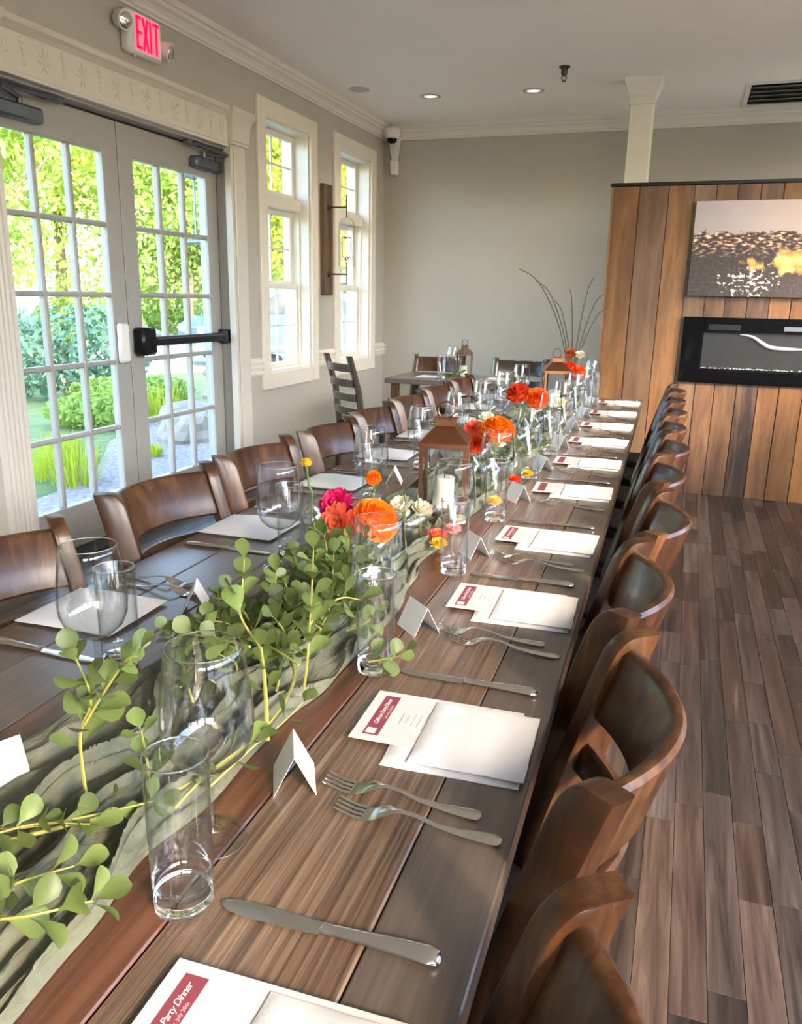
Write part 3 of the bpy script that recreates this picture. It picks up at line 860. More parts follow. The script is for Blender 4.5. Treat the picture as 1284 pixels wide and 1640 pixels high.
obj('bell_glass', MB().lathe([(0.008, 0.588), (0.03, 0.582), (0.052, 0.565), (0.062, 0.535), (0.064, 0.48), (0.064, 0.22)], 28, (0.19, 0, 0)), 'clear_glass', scn, 80)
obj('lamp_cage', MB().lathe([(0.032, 0.44), (0.034, 0.44), (0.034, 0.432), (0.032, 0.432)], 18, (0.19, 0, 0), close=True), 'brass', scn, 40)
cg = MB()
for k in range(4):
    a = k * PI / 2 + 0.4
    cg.tube([(0.19 + 0.033 * math.cos(a), 0.033 * math.sin(a), 0.436), (0.19 + 0.033 * math.cos(a), 0.033 * math.sin(a), 0.30), (0.19, 0, 0.275)], 0.0025, 6)
obj('cage_rods', cg, 'brass', scn)
obj('amber_bulb', MB().lathe([(0.012, 0.29), (0.022, 0.31), (0.022, 0.41), (0.012, 0.425), (0.0005, 0.43)], 16, (0.19, 0, 0)), emitter('amber_bulb', (0.9, 0.45, 0.15), 0.7), scn, 60)
obj('socket', MB().lathe([(0.0005, 0.265), (0.014, 0.268), (0.016, 0.285), (0.010, 0.292)], 14, (0.19, 0, 0)), 'brass', scn, 50)
# ================================================================== OUTSIDE, SEEN THROUGH DOOR AND WINDOWS
GZ = -0.12
ro = random.Random(21)
def ground_patch(poly, z0, z1):
    return MB().prism(poly, 'z', z0, z1)
struct('ground', MB().box(-70, -3.02, -25, 80, GZ - 0.3, GZ), simple('lawn', (0.10, 0.145, 0.05), 0.9, noise_amt=0.6, noise_scale=6, bump=0.5, bump_scale=40), 'green lawn outside the door', 'lawn')
struct('gravel_bed', ground_patch([(-3.03, 1.5), (-3.03, 7.5), (-4.6, 8.2), (-5.7, 7.6), (-5.2, 6.3), (-4.3, 5.0), (-3.7, 2.0)], GZ - 0.05, GZ + 0.02), simple('grey_pink_gravel', (0.25, 0.215, 0.22), 0.9, noise_amt=0.95, noise_scale=28, bump=1.0, bump_scale=40), 'grey pink gravel bed outside the door', 'gravel')
struct('driveway', ground_patch([(-9.2, 11.6), (-8.2, 14.2), (-7.2, 16.0), (-9.0, 32.0), (-27, 36.0), (-22, 25.5), (-12.2, 14.4)], GZ - 0.05, GZ + 0.015), simple('pale_concrete', (0.36, 0.34, 0.32), 0.9, noise_amt=0.08, noise_scale=2), 'pale sunlit driveway beyond the lawn', 'driveway')

def leaf_cloud(blobs, n, size, rnd):
    """leaf quads scattered over ellipsoid shells: (cx,cy,cz,rx,ry,rz)"""
    mb = MB()
    tot = sum(b[3] * b[5] for b in blobs)
    for b in blobs:
        k = int(n * b[3] * b[5] / tot)
        for _ in range(k):
            d = Vector((rnd.gauss(0, 1), rnd.gauss(0, 1), rnd.gauss(0, 1))).normalized()
            r = rnd.uniform(0.55, 1.0) ** 0.6
            p = Vector((b[0] + d.x * b[3] * r, b[1] + d.y * b[4] * r, b[2] + d.z * b[5] * r))
            nrm = (d + Vector((rnd.uniform(-1, 1), rnd.uniform(-1, 1), rnd.uniform(-0.6, 1)))).normalized()
            u = nrm.orthogonal().normalized(); v = nrm.cross(u)
            a = rnd.uniform(0, 6.28); s = size * rnd.uniform(0.6, 1.3)
            e1 = (u * math.cos(a) + v * math.sin(a)) * s; e2 = nrm.cross(e1) * 0.6
            mb.add([p - e1, p - e2 * 0.8 + nrm * s * 0.15, p + e1, p + e2 * 0.8 + nrm * s * 0.15], [(0, 1, 2), (0, 2, 3)])
    return mb
M['leaf_yellow'] = translucent('yellow_green_foliage', (0.30, 0.36, 0.03), (0.55, 0.60, 0.05), 0.6, 0.45, 0.35, 0.8, 0.1)
M['leaf_mid'] = translucent('mid_green_foliage', (0.19, 0.29, 0.06), (0.35, 0.48, 0.08), 0.6, 0.4, 0.4, 0.7, 0.1)
M['leaf_blue'] = translucent('blue_green_foliage', (0.07, 0.15, 0.10), (0.10, 0.22, 0.12), 0.6, 0.3, 0.3, 2, 0.1)
M['bark'] = simple('tree_bark', (0.12, 0.09, 0.065), 0.9, noise_amt=0.4, noise_scale=8, bump=0.6)
def tree(x, y, h, r, mat, label, n=2600, size=0.16, trunk=True):
    t = thing('broadleaf_tree', label, 'tree', (x, y, GZ), 0, 'trees outside')
    blobs = []
    for k in range(9):
        a = ro.uniform(0, 6.28); rr = ro.uniform(0.15, 0.75) * r
        zz = ro.uniform(0.28, 0.88) * h
        s = r * ro.uniform(0.35, 0.6)
        blobs.append((math.cos(a) * rr, math.sin(a) * rr, zz, s, s, s * 0.8))
    blobs.append((0, 0, h * 0.62, r * 0.6, r * 0.6, h * 0.32))
    obj('crown', leaf_cloud(blobs, n, size, ro), mat, t)
    tr = MB().tube([(0, 0, 0), (0.05 * r, 0, h * 0.25), (0, 0.05 * r, h * 0.5), (0.05, 0, h * 0.75)], [0.05 * r, 0.042 * r, 0.03 * r, 0.012 * r], 8)
    for k in range(5):
        a = k * 1.3; tr.tube([(0, 0, h * (0.3 + 0.07 * k)), (math.cos(a) * r * 0.35, math.sin(a) * r * 0.35, h * (0.45 + 0.07 * k)), (math.cos(a) * r * 0.6, math.sin(a) * r * 0.6, h * (0.55 + 0.06 * k))], [0.02 * r, 0.013 * r, 0.005 * r], 6)
    obj('trunk', tr, 'bark', t)
tree(-15.5, 15.0, 7.8, 3.6, 'leaf_mid', 'big green tree seen through the left door leaf', 10400, 0.10)
tree(-17.5, 19.5, 9.0, 3.6, 'leaf_yellow', 'tall yellow green tree between the two door leaves', 10400, 0.10)
tree(-13.2, 19.6, 6.6, 2.4, 'leaf_mid', 'round green tree seen through the right door leaf', 8400, 0.10)
tree(-12.6, 22.6, 8.2, 2.6, 'leaf_yellow', 'bright yellow green tree behind the hanging lantern', 9200, 0.10)
tree(-10.6, 21.0, 7.6, 2.8, 'leaf_yellow', 'bright yellow tree filling the near window', 10400, 0.10)
tree(-10.4, 25.0, 9.0, 3.2, 'leaf_yellow', 'bright yellow tree filling the corner window', 10400, 0.10)
tree(-24.0, 22.0, 11.0, 4.6, 'leaf_mid', 'tall pale tree far behind the driveway', 4200, 0.2)
tree(-24.0, 33.0, 12.0, 5.0, 'leaf_mid', 'distant tree across the driveway', 3600, 0.24)
tree(-17.0, 36.0, 11.0, 4.6, 'leaf_yellow', 'distant yellow tree behind the parked car', 3600, 0.22)
tree(-19.5, 12.5, 9.0, 3.8, 'leaf_mid', 'tall tree at the left edge of the door view', 7200, 0.10)
tree(-12.6, 28.0, 9.5, 4.0, 'leaf_yellow', 'broad yellow tree beyond the parked car, between the two windows', 9000, 0.12)
tree(-9.6, 27.5, 9.0, 3.4, 'leaf_yellow', 'yellow tree at the right edge of the corner window view', 9000, 0.12)
def bush(x, y, rx, ry, h, mat, label, n=1400, size=0.05, cat='bush'):
    t = thing('garden_bush', label, cat, (x, y, GZ), 0, 'garden bushes')
    obj('foliage', leaf_cloud([(0, 0, h * 0.5, rx, ry, h * 0.5), (rx * 0.4, 0.2 * ry, h * 0.55, rx * 0.6, ry * 0.6, h * 0.5), (-rx * 0.5, -0.2 * ry, h * 0.45, rx * 0.6, ry * 0.6, h * 0.42)], n, size, ro), mat, t)
    st = MB()
    for k in range(6):
        a = k * 1.05; st.tube([(0, 0, 0), (math.cos(a) * rx * 0.4, math.sin(a) * ry * 0.4, h * 0.6)], [0.02, 0.006], 5)
    obj('stems', st, 'bark', t)
bush(-7.7, 8.6, 1.15, 0.9, 1.25, 'leaf_blue', 'blue green bush on the lawn, seen through the left door leaf', 2600, 0.06)
bush(-10.7, 9.0, 1.1, 0.9, 1.15, 'leaf_blue', 'blue green bush farther left behind the lawn', 2000, 0.06)
bush(-6.3, 8.1, 0.8, 0.5, 0.45, 'leaf_mid', 'low green plants behind the gravel bed', 1800, 0.05)
bush(-5.9, 7.0, 0.55, 0.45, 0.38, 'leaf_mid', 'low green plants at the lawn edge', 1500, 0.04)
bush(-14.5, 17.2, 1.4, 1.2, 1.5, 'leaf_mid', 'round hedge bush along the driveway', 1500, 0.09)
bush(-16.5, 24.0, 2.6, 1.2, 1.7, 'leaf_mid', 'long hedge at the far side of the driveway', 2200, 0.12)
bush(-12.2, 25.5, 2.0, 1.2, 1.8, 'leaf_blue', 'dark hedge beyond the stone wall', 1800, 0.1)
hg = thing('sky_blocking_hedge', 'unseen tan hedge added to block low sky light on the aisle side', 'hedge', (9.0, 0, GZ), 0, 'garden bushes')  # out of view, added to keep low sky light off the door wall
obj('foliage', leaf_cloud([(0, -13.5 + 3.0 * k, 1.9, 1.6, 2.2, 2.0) for k in range(11)], 16000, 0.16, ro), translucent('tan_blocker_foliage', (0.22, 0.21, 0.13), (0.3, 0.28, 0.15), 0.7, 0.3, 0.3, 2, 0), hg)
hs_ = MB()
for k in range(11): hs_.tube([(0, -13.5 + 3.0 * k, 0), (0.1, -13.5 + 3.0 * k, 1.6), (0, -13.4 + 3.0 * k, 3.0)], [0.12, 0.09, 0.03], 6)
obj('stems', hs_, 'bark', hg)
struct('side_yard', MB().box(2.62, 40, -25, 25, GZ - 0.3, GZ), simple('side_terrace', (0.42, 0.38, 0.33), 0.9, noise_amt=0.4, noise_scale=4), 'pale paved terrace outside the aisle-side windows', 'terrace')
def tuft(x, y, h, n, label):
    t = MB()
    for k in range(n):
        a = ro.uniform(0, 6.28); r = ro.random() ** 0.5 * h * 0.9; l = h * ro.uniform(0.5, 1.0); sp_out = ro.uniform(0.1, 0.9)
        bx, by = math.cos(a) * r * 0.5, math.sin(a) * r * 0.5
        ox, oy = math.cos(a) * l * sp_out, math.sin(a) * l * sp_out
        w = 0.0035; px, py = -math.sin(a) * w, math.cos(a) * w
        t.add([(bx - px, by - py, 0), (bx + px, by + py, 0), (bx + ox * 0.4 + px, by + oy * 0.4 + py, l * 0.75), (bx + ox * 0.4 - px, by + oy * 0.4 - py, l * 0.75), (bx + ox, by + oy, l * (1.0 - 0.35 * sp_out))], [(0, 1, 2, 3), (3, 2, 4)])
    o = obj('grass_tuft', t, M['leaf_yellow'], loc=(x, y, GZ + 0.02))
    return tag(o, label, 'grass', 'ornamental grass tufts', 'stuff')
tuft(-4.22, 4.72, 0.40, 170, 'ornamental grass tuft by the gravel, right of the fluted pilaster')
tuft(-4.62, 4.78, 0.38, 150, 'ornamental grass tuft farther left in the gravel bed')
tuft(-4.9, 5.35, 0.30, 260, 'small grass tuft at the lawn edge')
tuft(-5.55, 7.62, 0.50, 160, 'tall grass tuft beside the stone wall')
tuft(-4.35, 5.85, 0.14, 90, 'tiny grass sprig in the gravel')
def rock(x, y, sx, sy, sz, seed, name, label=None, parent=None, mat='stone', cat='boulder', z=GZ):
    bm = bmesh.new(); bmesh.ops.create_icosphere(bm, subdivisions=2 if parent is not None else 3, radius=1)
    for v in bm.verts:
        n_ = 1 + 0.28 * noise.noise(v.co * 1.6 + Vector((seed, 0, 0))) + 0.1 * noise.noise(v.co * 4 + Vector((seed, 3, 0)))
        v.co = Vector((v.co.x * sx, v.co.y * sy, max(v.co.z, -0.6) * sz)) * n_
    me = bpy.data.meshes.new(name); bm.to_mesh(me); bm.free()
    o = obj(name, me, mat, parent, loc=(x, y, z + sz * 0.5))
    if label: tag(o, label, cat)
    return o
M['stone'] = simple('tan_fieldstone', (0.27, 0.235, 0.19), 0.85, noise_amt=0.35, noise_scale=4, bump=0.5, bump_scale=15, rnd=0.25)
rock(-4.60, 6.72, 0.30, 0.30, 0.27, 3.0, 'boulder', 'big tan boulder outside the right door leaf')
sw = thing('stone_wall', 'low dry-stacked stone wall with slab top outside the right door leaf', 'wall', (-5.0, 8.1, GZ))
for row in range(6):
    for k in range(7):
        rock(0.28 * k - 0.1 + (0.12 if row % 2 else 0) + ro.uniform(-0.03, 0.03), 0.34 * k + (0.14 if row % 2 else 0), 0.19 * ro.uniform(0.8, 1.1), 0.2, 0.085, row * 7 + k, 'stone', None, sw, z=0.125 * row)
obj('slab', MB().box(-0.3, 0.3, -0.35, 2.6, 0.78, 0.83, 0.01, Matrix.Rotation(-0.69, 4, 'Z')), simple('blue_slate', (0.35, 0.45, 0.45), 0.6, noise_amt=0.2), sw)
# hanging lantern on the outside wall
ol = thing('outdoor_lantern', 'grey outdoor lantern hanging outside the right door leaf', 'lantern', (-3.32, 5.12, 1.66))
obj('roof', MB().loft([[(-0.11, -0.11, 0.42), (0.11, -0.11, 0.42), (0.11, 0.11, 0.42), (-0.11, 0.11, 0.42)], [(-0.02, -0.02, 0.52), (0.02, -0.02, 0.52), (0.02, 0.02, 0.52), (-0.02, 0.02, 0.52)]]), 'grey_metal', ol)
for sx in (-1, 1):
    for sy in (-1, 1):
        obj('post', MB().box(sx * 0.08 - 0.006, sx * 0.08 + 0.006, sy * 0.08 - 0.006, sy * 0.08 + 0.006, 0, 0.42), 'grey_metal', ol)
obj('base', MB().box(-0.09, 0.09, -0.09, 0.09, -0.02, 0.0, 0.004), 'grey_metal', ol)
obj('wall_arm', MB().tube([(0, 0, 0.52), (0, 0, 0.60), (0.15, 0, 0.64), (0.30, 0, 0.55)], 0.010, 8), 'grey_metal', ol)
# parked blue car seen through the near window
M['car_blue'] = simple('blue_car_paint', (0.08, 0.17, 0.34), 0.25, 0.3, coat=0.8)
M['car_glass'] = simple('car_window', (0.03, 0.05, 0.07), 0.08, spec=0.9)
M['tyre'] = simple('tyre_rubber', (0.02, 0.02, 0.02), 0.8)
car = thing('parked_car', 'blue car parked on the driveway, seen through the near window', 'car', (-8.0, 15.6, GZ + 0.015), 0.9)
side = [(-2.1, 0.35), (-2.15, 0.75), (-1.9, 0.95), (-1.35, 1.0), (-0.8, 1.5), (0.7, 1.55), (1.5, 1.05), (2.1, 0.95), (2.2, 0.6), (2.1, 0.35)]
def rings_car(sc_, inset):
    return [[(u, -0.85 * sc_, v) for u, v in side], [(u, 0.85 * sc_, v) for u, v in side]]
obj('body', MB().loft(rings_car(1, 0)), 'car_blue', car, 30)
obj('windshield', MB().prism([(-1.30, 1.02), (-0.82, 1.44), (-0.86, 1.47), (-1.36, 1.04)], 'y', -0.75, 0.75), 'car_glass', car)
obj('side_window', MB().prism([(-1.15, 1.03), (-0.72, 1.42), (0.62, 1.46), (1.25, 1.06)], 'y', -0.858, 0.858), 'car_glass', car)
for sx in (-1.35, 1.35):
    for sy in (-0.82, 0.82):
        wh = obj('wheel', MB().tube([(sx, sy - 0.1, 0.32), (sx, sy + 0.1, 0.32)], 0.32, 20), 'tyre', car)
        obj('hub', MB().tube([(sx, sy - 0.105, 0.32), (sx, sy + 0.105, 0.32)], 0.19, 16), 'steel', wh)
for sy in (-0.6, 0.6):
    obj('headlight', MB().box(-2.16, -2.08, sy - 0.17, sy + 0.17, 0.66, 0.80, 0.02), 'card', car)
# small white house far away
ho = thing('distant_house', 'pale house with grey roof beyond the driveway', 'house', (-16.0, 44.0, GZ))
obj('wall', MB().box(-4, 4, -3, 3, 0, 3.0), simple('pale_siding', (0.30, 0.32, 0.36), 0.8), ho)
obj('roof', MB().prism([(-3.4, 3.0), (3.4, 3.0), (0, 5.0)], 'x', -4.3, 4.3), simple('grey_shingle', (0.22, 0.22, 0.24), 0.9), ho)
# ================================================================== LONG TABLE AND CHAIRS
TZ = 0.76
TS = -0.0224                      # the table runs very slightly askew to the walls
def edge_x(y): return -0.101 + TS * y          # aisle-side edge
TROT = math.atan(-TS)             # rotation that turns +y along the table
TW = 0.90
TY0, TY1 = -0.55, 4.80

def table_ramp(a, b_, c, d):
    return [(0.1, a), (0.4, b_), (0.66, c), (0.95, d)]
M['tp_grey'] = wood('grey_brown_table_plank', table_ramp((0.0468, 0.0346, 0.0274), (0.0900, 0.0677, 0.0540), (0.1188, 0.0914, 0.0734), (0.1512, 0.1188, 0.0972)), 'Y', 0.34, 90, 0.03, 0.12, patch=0.3, spec=0.6, coat=0.75, coat_rough=0.24)
M['tp_brown'] = wood('grained_brown_table_plank', table_ramp((0.0324, 0.0173, 0.0101), (0.0936, 0.0540, 0.0324), (0.1656, 0.1044, 0.0648), (0.2880, 0.2016, 0.1296)), 'Y', 0.34, 150, 0.016, 0.35, patch=0.2, spec=0.6, coat=0.75, coat_rough=0.24, contrast=2.4)
M['tp_red'] = wood('reddish_table_plank', table_ramp((0.0324, 0.0122, 0.0072), (0.0972, 0.0338, 0.0180), (0.1440, 0.0562, 0.0302), (0.2304, 0.1152, 0.0648)), 'Y', 0.34, 60, 0.04, 0.22, patch=0.35, spec=0.6, coat=0.75, coat_rough=0.24, contrast=2.2)
M['tp_dark'] = wood('dark_table_plank', table_ramp((0.0252, 0.0158, 0.0115), (0.0612, 0.0396, 0.0288), (0.0900, 0.0612, 0.0446), (0.1224, 0.0864, 0.0648)), 'Y', 0.34, 70, 0.03, 0.12, patch=0.35, spec=0.6, coat=0.75, coat_rough=0.24, contrast=2.2)
tb = thing('dining_table', 'long plank-topped wooden dining table set for a party', 'table', (edge_x(0), 0, 0), TROT)
us = [0.0, 0.096, 0.272, 0.405, 0.53, 0.655, 0.78, 0.90]
tmats = ['tp_grey', 'tp_brown', 'tp_red', 'tp_dark', 'tp_red', 'tp_grey', 'tp_dark']
for i in range(7):
    obj('plank', MB().box(-us[i + 1] + 0.0008, -us[i] - 0.0008, TY0, TY1, TZ - 0.034, TZ, 0.002), tmats[i], tb)
obj('edge_band', MB().box(-TW + 0.05, -0.05, TY0 + 0.05, TY1 - 0.05, TZ - 0.085, TZ - 0.036, 0.003), 'dark_chair', tb)
for y in (0.15, 1.55, 2.95, 4.35):
    obj('leg', MB().box(-0.495, -0.435, y - 0.05, y + 0.05, 0.04, TZ - 0.085, 0.004), 'black_metal', tb)
    obj('foot', MB().box(-0.50, -0.43, y - 0.26, y + 0.26, 0.0, 0.04, 0.01), 'black_metal', tb)

# ------------------------------------------------------------------ curved-back chair
def rect_section(c, hw, hd, ang, r=0.25):
    """rounded rectangle ring around c in the horizontal plane, lateral half-width hw, depth half-width hd, turned by ang"""
    ca, sa = math.cos(ang), math.sin(ang)
    b = min(hw, hd) * r
    pts = []
    for sx, sy in ((1, 1), (-1, 1), (-1, -1), (1, -1)):
        corner = [(hw, hd - b), (hw - b * 0.3, hd - b * 0.3), (hw - b, hd)]
        if sx * sy < 0: corner = corner[::-1]
        for u, v in corner:
            u *= sx; v *= sy
            pts.append(Vector((c[0] + u * ca - v * sa, c[1] + u * sa + v * ca, c[2])))
    return pts
PHW = 0.184; SAG = 0.068
def back_y(z):       # how far back the posts sit at a height (leaning)
    if z <= 0.46: return -0.165 - 0.035 * max(0, (0.30 - z)) / 0.30
    t = (z - 0.46) / 0.42
    return -0.165 - 0.095 * t - 0.02 * t * t
def make_chair(name, label, dark=False):
    t = thing(name, label, 'chair')
    wd = 'dark_chair' if dark else 'chair_wood'
    ANG = math.radians(36)
    for s in (-1, 1):
        rings = []
        zs = [0.0, 0.15, 0.30, 0.42, 0.52, 0.62, 0.72, 0.80, 0.845]
        for z in zs:
            k = 1.0 if z > 0.4 else 0.75 + 0.25 * z / 0.4
            rings.append(rect_section((s * PHW, back_y(z), z), 0.0155 * (1.1 if z < 0.5 else 1.0), 0.029 * k, s * ANG))
        # rounded front shoulder at the top
        for dz, f0, f1 in [(0.845 + 0.036 * math.sin(q * PI / 14), -0.029, 0.029 - 0.026 * (1 - math.cos(q * PI / 14))) for q in range(1, 8)]:
            c = Vector((s * PHW, back_y(dz), dz)); a = s * ANG
            mid = (f0 + f1) / 2; hd = (f1 - f0) / 2
            c2 = c + Vector((-math.sin(a), math.cos(a), 0)) * mid
            rings.append(rect_section(c2, 0.0150, hd, a))
        obj('post', MB().loft(rings), wd, t, 42)
        fl_ = MB().loft([rect_section((s * 0.185, 0.185, z), 0.015 + 0.006 * z / 0.42, 0.015 + 0.006 * z / 0.42, 0) for z in (0, 0.2, 0.42)])
        obj('leg', fl_, wd, t, 35)
    def slat(z0, z1, th, lean=True):
        n = 14; rings = []
        zm = (z0 + z1) / 2
        for j in range(n + 1):
            a = -1 + 2 * j / n
            x = a * (PHW - 0.010)
            dy = -SAG * (1 - a * a)
            tx = Vector((1, 2 * SAG * a / PHW, 0)).normalized(); nn = Vector((-tx.y, tx.x, 0))
            ring = []
            bz = min(0.006, (z1 - z0) * 0.2)
            for zz, o in ((z0 + bz, -th), (z0, -th * 0.4), (z0, th * 0.4), (z0 + bz, th), (z1 - bz, th), (z1, th * 0.4), (z1, -th * 0.4), (z1 - bz, -th)):
                c = Vector((x, back_y(zz) + dy, zz)) + nn * o
                ring.append(c)
            rings.append(ring)
        return MB().loft(rings)
    obj('top_slat', slat(0.752, 0.862, 0.0105), wd, t, 40)
    obj('lower_slat', slat(0.668, 0.716, 0.009), wd, t, 40)
    # seat frame with rounded front, padded vinyl cushion
    def seat_outline(gr, n=5):
        pts = []
        hw, f, b = 0.205 + gr, 0.205 + gr, -0.175 - gr
        r = 0.055
        for cx_, cy_, a0 in ((hw - r, f - r, 0), (-hw + r, f - r, PI / 2), (-hw * 0.92 + 0.02, b + 0.02, PI), (hw * 0.92 - 0.02, b + 0.02, 1.5 * PI)):
            rr = r if cy_ > 0 else 0.02
            for j in range(n + 1):
                a = a0 + PI / 2 * j / n
                pts.append((cx_ + rr * math.cos(a), cy_ + rr * math.sin(a)))
        return pts
    o0 = seat_outline(0)
    obj('seat_frame', MB().loft([[(u, v, 0.385) for u, v in o0], [(u * 1.0, v, 0.388) for u, v in o0], [(u, v, 0.442) for u, v in o0], [(u * 0.985, v * 0.985, 0.446) for u, v in o0]]), wd, t, 40)
    rr = []
    for k_, z in ((0.985, 0.446), (1.0, 0.456), (1.0, 0.472), (0.97, 0.486), (0.90, 0.494), (0.6, 0.500), (0.2, 0.502)):
        rr.append([(u * k_, v * k_, z) for u, v in o0])
    obj('seat_cushion', MB().loft(rr), 'vinyl', t, 60)
    for s in (-1, 1):
        obj('stretcher', MB().tube([(s * 0.185, 0.185, 0.20), (s * PHW, back_y(0.2), 0.20)], 0.010, 8), wd, t, 60)
    return t

chair0 = make_chair('dining_chair', 'x')
used = [False]
def place_chair(x, y, rz, label, group):
    if not used[0]:
        used[0] = True
        chair0.location = (x, y, 0); chair0.rotation_euler = (0, 0, rz); chair0['label'] = label; chair0['group'] = group
        return chair0
    return dup(chair0, (x, y, 0), rz, label, group=group)
RC = [0.335, 0.845, 1.28, 1.725, 2.18, 2.62, 3.06, 3.50, 3.94, 4.38]
for k, y in enumerate(RC):
    jx = [-0.006, -0.004, -0.022, 0.008, -0.004, 0.010, 0.0, 0.004, -0.004, 0.0][k]
    place_chair(-0.302 + jx - 0.003 * k, y, PI / 2 + [-0.01, -0.025, -0.01, -0.03, 0.02, 0, 0.02, -0.02, 0, 0][k],
                'brown curved-back wooden chair on the aisle side, %s from the near end' % ORD[k], 'chairs on the aisle side of the long table')
LC = [0.98, 1.545, 2.015, 2.485, 2.95, 3.42, 3.90, 4.36]
for k, y in enumerate(LC):
    place_chair(-0.835 - [0.0, 0.02, 0.02, 0.0, 0.01, 0.02, 0.03, 0.02][k] - 0.006 * k, y, -PI / 2 + [-0.03, -0.03, 0, 0, 0.02, 0, -0.02, 0][k],
                'brown curved-back wooden chair on the door side, %s from the near end' % ORD[k], 'chairs on the door side of the long table')

# ------------------------------------------------------------------ corner table with its chairs
t2 = thing('corner_table', 'small dark wooden table in the far corner by the window', 'table', (-1.52, 5.52, 0))
for i in range(5):
    obj('plank', MB().box(-0.44, 0.44, -0.29 + i * 0.116 + 0.0008, -0.29 + (i + 1) * 0.116 - 0.0008, TZ - 0.034, TZ, 0.002), ['tp_grey', 'tp_brown', 'tp_dark'][i % 3], t2)
for sx in (-0.38, 0.38):
    for sy in (-0.23, 0.23):
        obj('leg', MB().box(sx - 0.025, sx + 0.025, sy - 0.025, sy + 0.025, 0, TZ - 0.034, 0.003), 'chair_wood', t2)
place_chair(-1.80, 5.72, PI, 'brown curved-back wooden chair behind the corner table, by the window', 'chairs at the corner table')
chair_d = make_chair('black_chair', 'black curved-back chair behind the corner table, right of its lantern', True)
chair_d.location = (-1.13, 5.70, 0); chair_d.rotation_euler = (0, 0, PI + 0.1); chair_d['group'] = 'chairs at the corner table'
# black ladder-back chair seen from behind, left of the corner table
lb = thing('ladderback_chair', 'black ladder-back chair beside the corner window', 'chair', (-2.00, 5.12, 0), math.radians(-40), 'chairs at the corner table')
for s in (-1, 1):
    pts = [(s * 0.17, -0.20, 0), (s * 0.17, -0.17, 0.44), (s * 0.17, -0.20, 0.70), (s * 0.17, -0.27, 0.93)]
    rg = [rect_section(p, 0.018, 0.017, 0) for p in pts]
    obj('post', MB().loft(rg), 'dark_chair', lb, 35)
    obj('leg', MB().loft([rect_section((s * 0.17, 0.17, z), 0.018, 0.018, 0) for z in (0, 0.43)]), 'dark_chair', lb, 35)
for z in (0.56, 0.655, 0.75, 0.85):
    rings = []
    for j in range(9):
        a = -1 + j / 4
        yb = -0.17 - 0.10 * max(0, (z - 0.44)) / 0.49 - 0.03 * (1 - a * a)
        rings.append([(a * 0.165, yb - 0.008, z - 0.024), (a * 0.165, yb + 0.008, z - 0.024), (a * 0.165, yb + 0.004, z + 0.026), (a * 0.165, yb - 0.012, z + 0.026)])
    obj('slat', MB().loft(rings), 'dark_chair', lb, 40)
obj('seat', MB().box(-0.19, 0.19, -0.19, 0.20, 0.43, 0.47, 0.012), 'vinyl', lb, 40)
# ================================================================== PLACE SETTINGS
NEAR = ' place from the near end'
def cloth_slab(x0, x1, y0, y1, h, seed, n=14, puff=0.0, rag=0.0015):
    """soft folded cloth: closed slab with rounded edges and gentle undulation"""
    mb = MB(); top = []; bot = []
    for i in range(n + 1):
        for j in range(n + 1):
            u, v = i / n, j / n
            e = min(u, 1 - u, v, 1 - v)
            f_ = min(1.0, e / 0.06); f_ = math.sqrt(max(0.0, 1 - (1 - f_) ** 2))
            nn = noise.noise(Vector((u * 3 + seed, v * 3, seed * 1.7)))
            z = h * (0.25 + 0.75 * f_) + 0.0022 * nn * f_ + puff * math.sin(PI * u) * math.sin(PI * v)
            x = x0 + (x1 - x0) * u + rag * noise.noise(Vector((v * 4, seed, 0))) * (1 if u in (0, 1) else 0)
            y = y0 + (y1 - y0) * v + rag * noise.noise(Vector((u * 4, seed + 5, 0))) * (1 if v in (0, 1) else 0)
            top.append((x, y, z)); bot.append((x, y, 0.0))
    N = n + 1
    fs = []
    for i in range(n):
        for j in range(n):
            fs.append((i * N + j, (i + 1) * N + j, (i + 1) * N + j + 1, i * N + j + 1))
    off = len(top)
    fb = [(d + off, c + off, b + off, a + off) for a, b, c, d in fs]
    ring = [i * N for i in range(N)] + [n * N + j for j in range(1, N)] + [i * N + n for i in range(n - 1, -1, -1)] + [j for j in range(n - 1, 0, -1)]
    side = [(ring[k], ring[(k + 1) % len(ring)], ring[(k + 1) % len(ring)] + off, ring[k] + off) for k in range(len(ring))]
    return mb.add(top + bot, fs + fb + side)

nap_base_me = cloth_slab(-0.180, -0.014, -0.078, 0.074, 0.0042, 1.3).mesh('napkin_fold', 60)
nap_top_me = cloth_slab(-0.147, -0.008, -0.072, 0.079, 0.0046, 4.1, puff=0.0012).mesh('napkin_pocket', 60)
door_nap_me = cloth_slab(-0.192, -0.006, -0.082, 0.084, 0.005, 7.7, puff=0.013).mesh('napkin_dome', 60)
menu_me = MB().box(-0.233, -0.030, -0.040, 0.088, 0, 0.0009).mesh('menu_sheet')
band_me = MB().box(-0.2195, -0.1985, -0.027, 0.0765, 0.0009, 0.0011).mesh('header_band')
bord = MB()
for a in ((-0.2245, -0.2238, -0.0325, 0.081), (-0.2245, -0.05, -0.0330, -0.0322), (-0.2245, -0.05, 0.0805, 0.0812)):
    bord.box(a[0], a[1], a[2], a[3], 0.0009, 0.00105)
bord_me = bord.mesh('border_line')
logo_me = MB().box(-0.2168, -0.2040, -0.0235, -0.0105, 0.0011, 0.0012).mesh('logo_square')
title_me = text_mesh('Calhoun Party Dinner', 0.0090, 'title', 0.0, 0.35, 0.86)
sub_me = text_mesh('Saturday, July 20th', 0.0048, 'subtitle', 0.0, 0.0, 1.0)
rt = random.Random(11)
tl = MB()
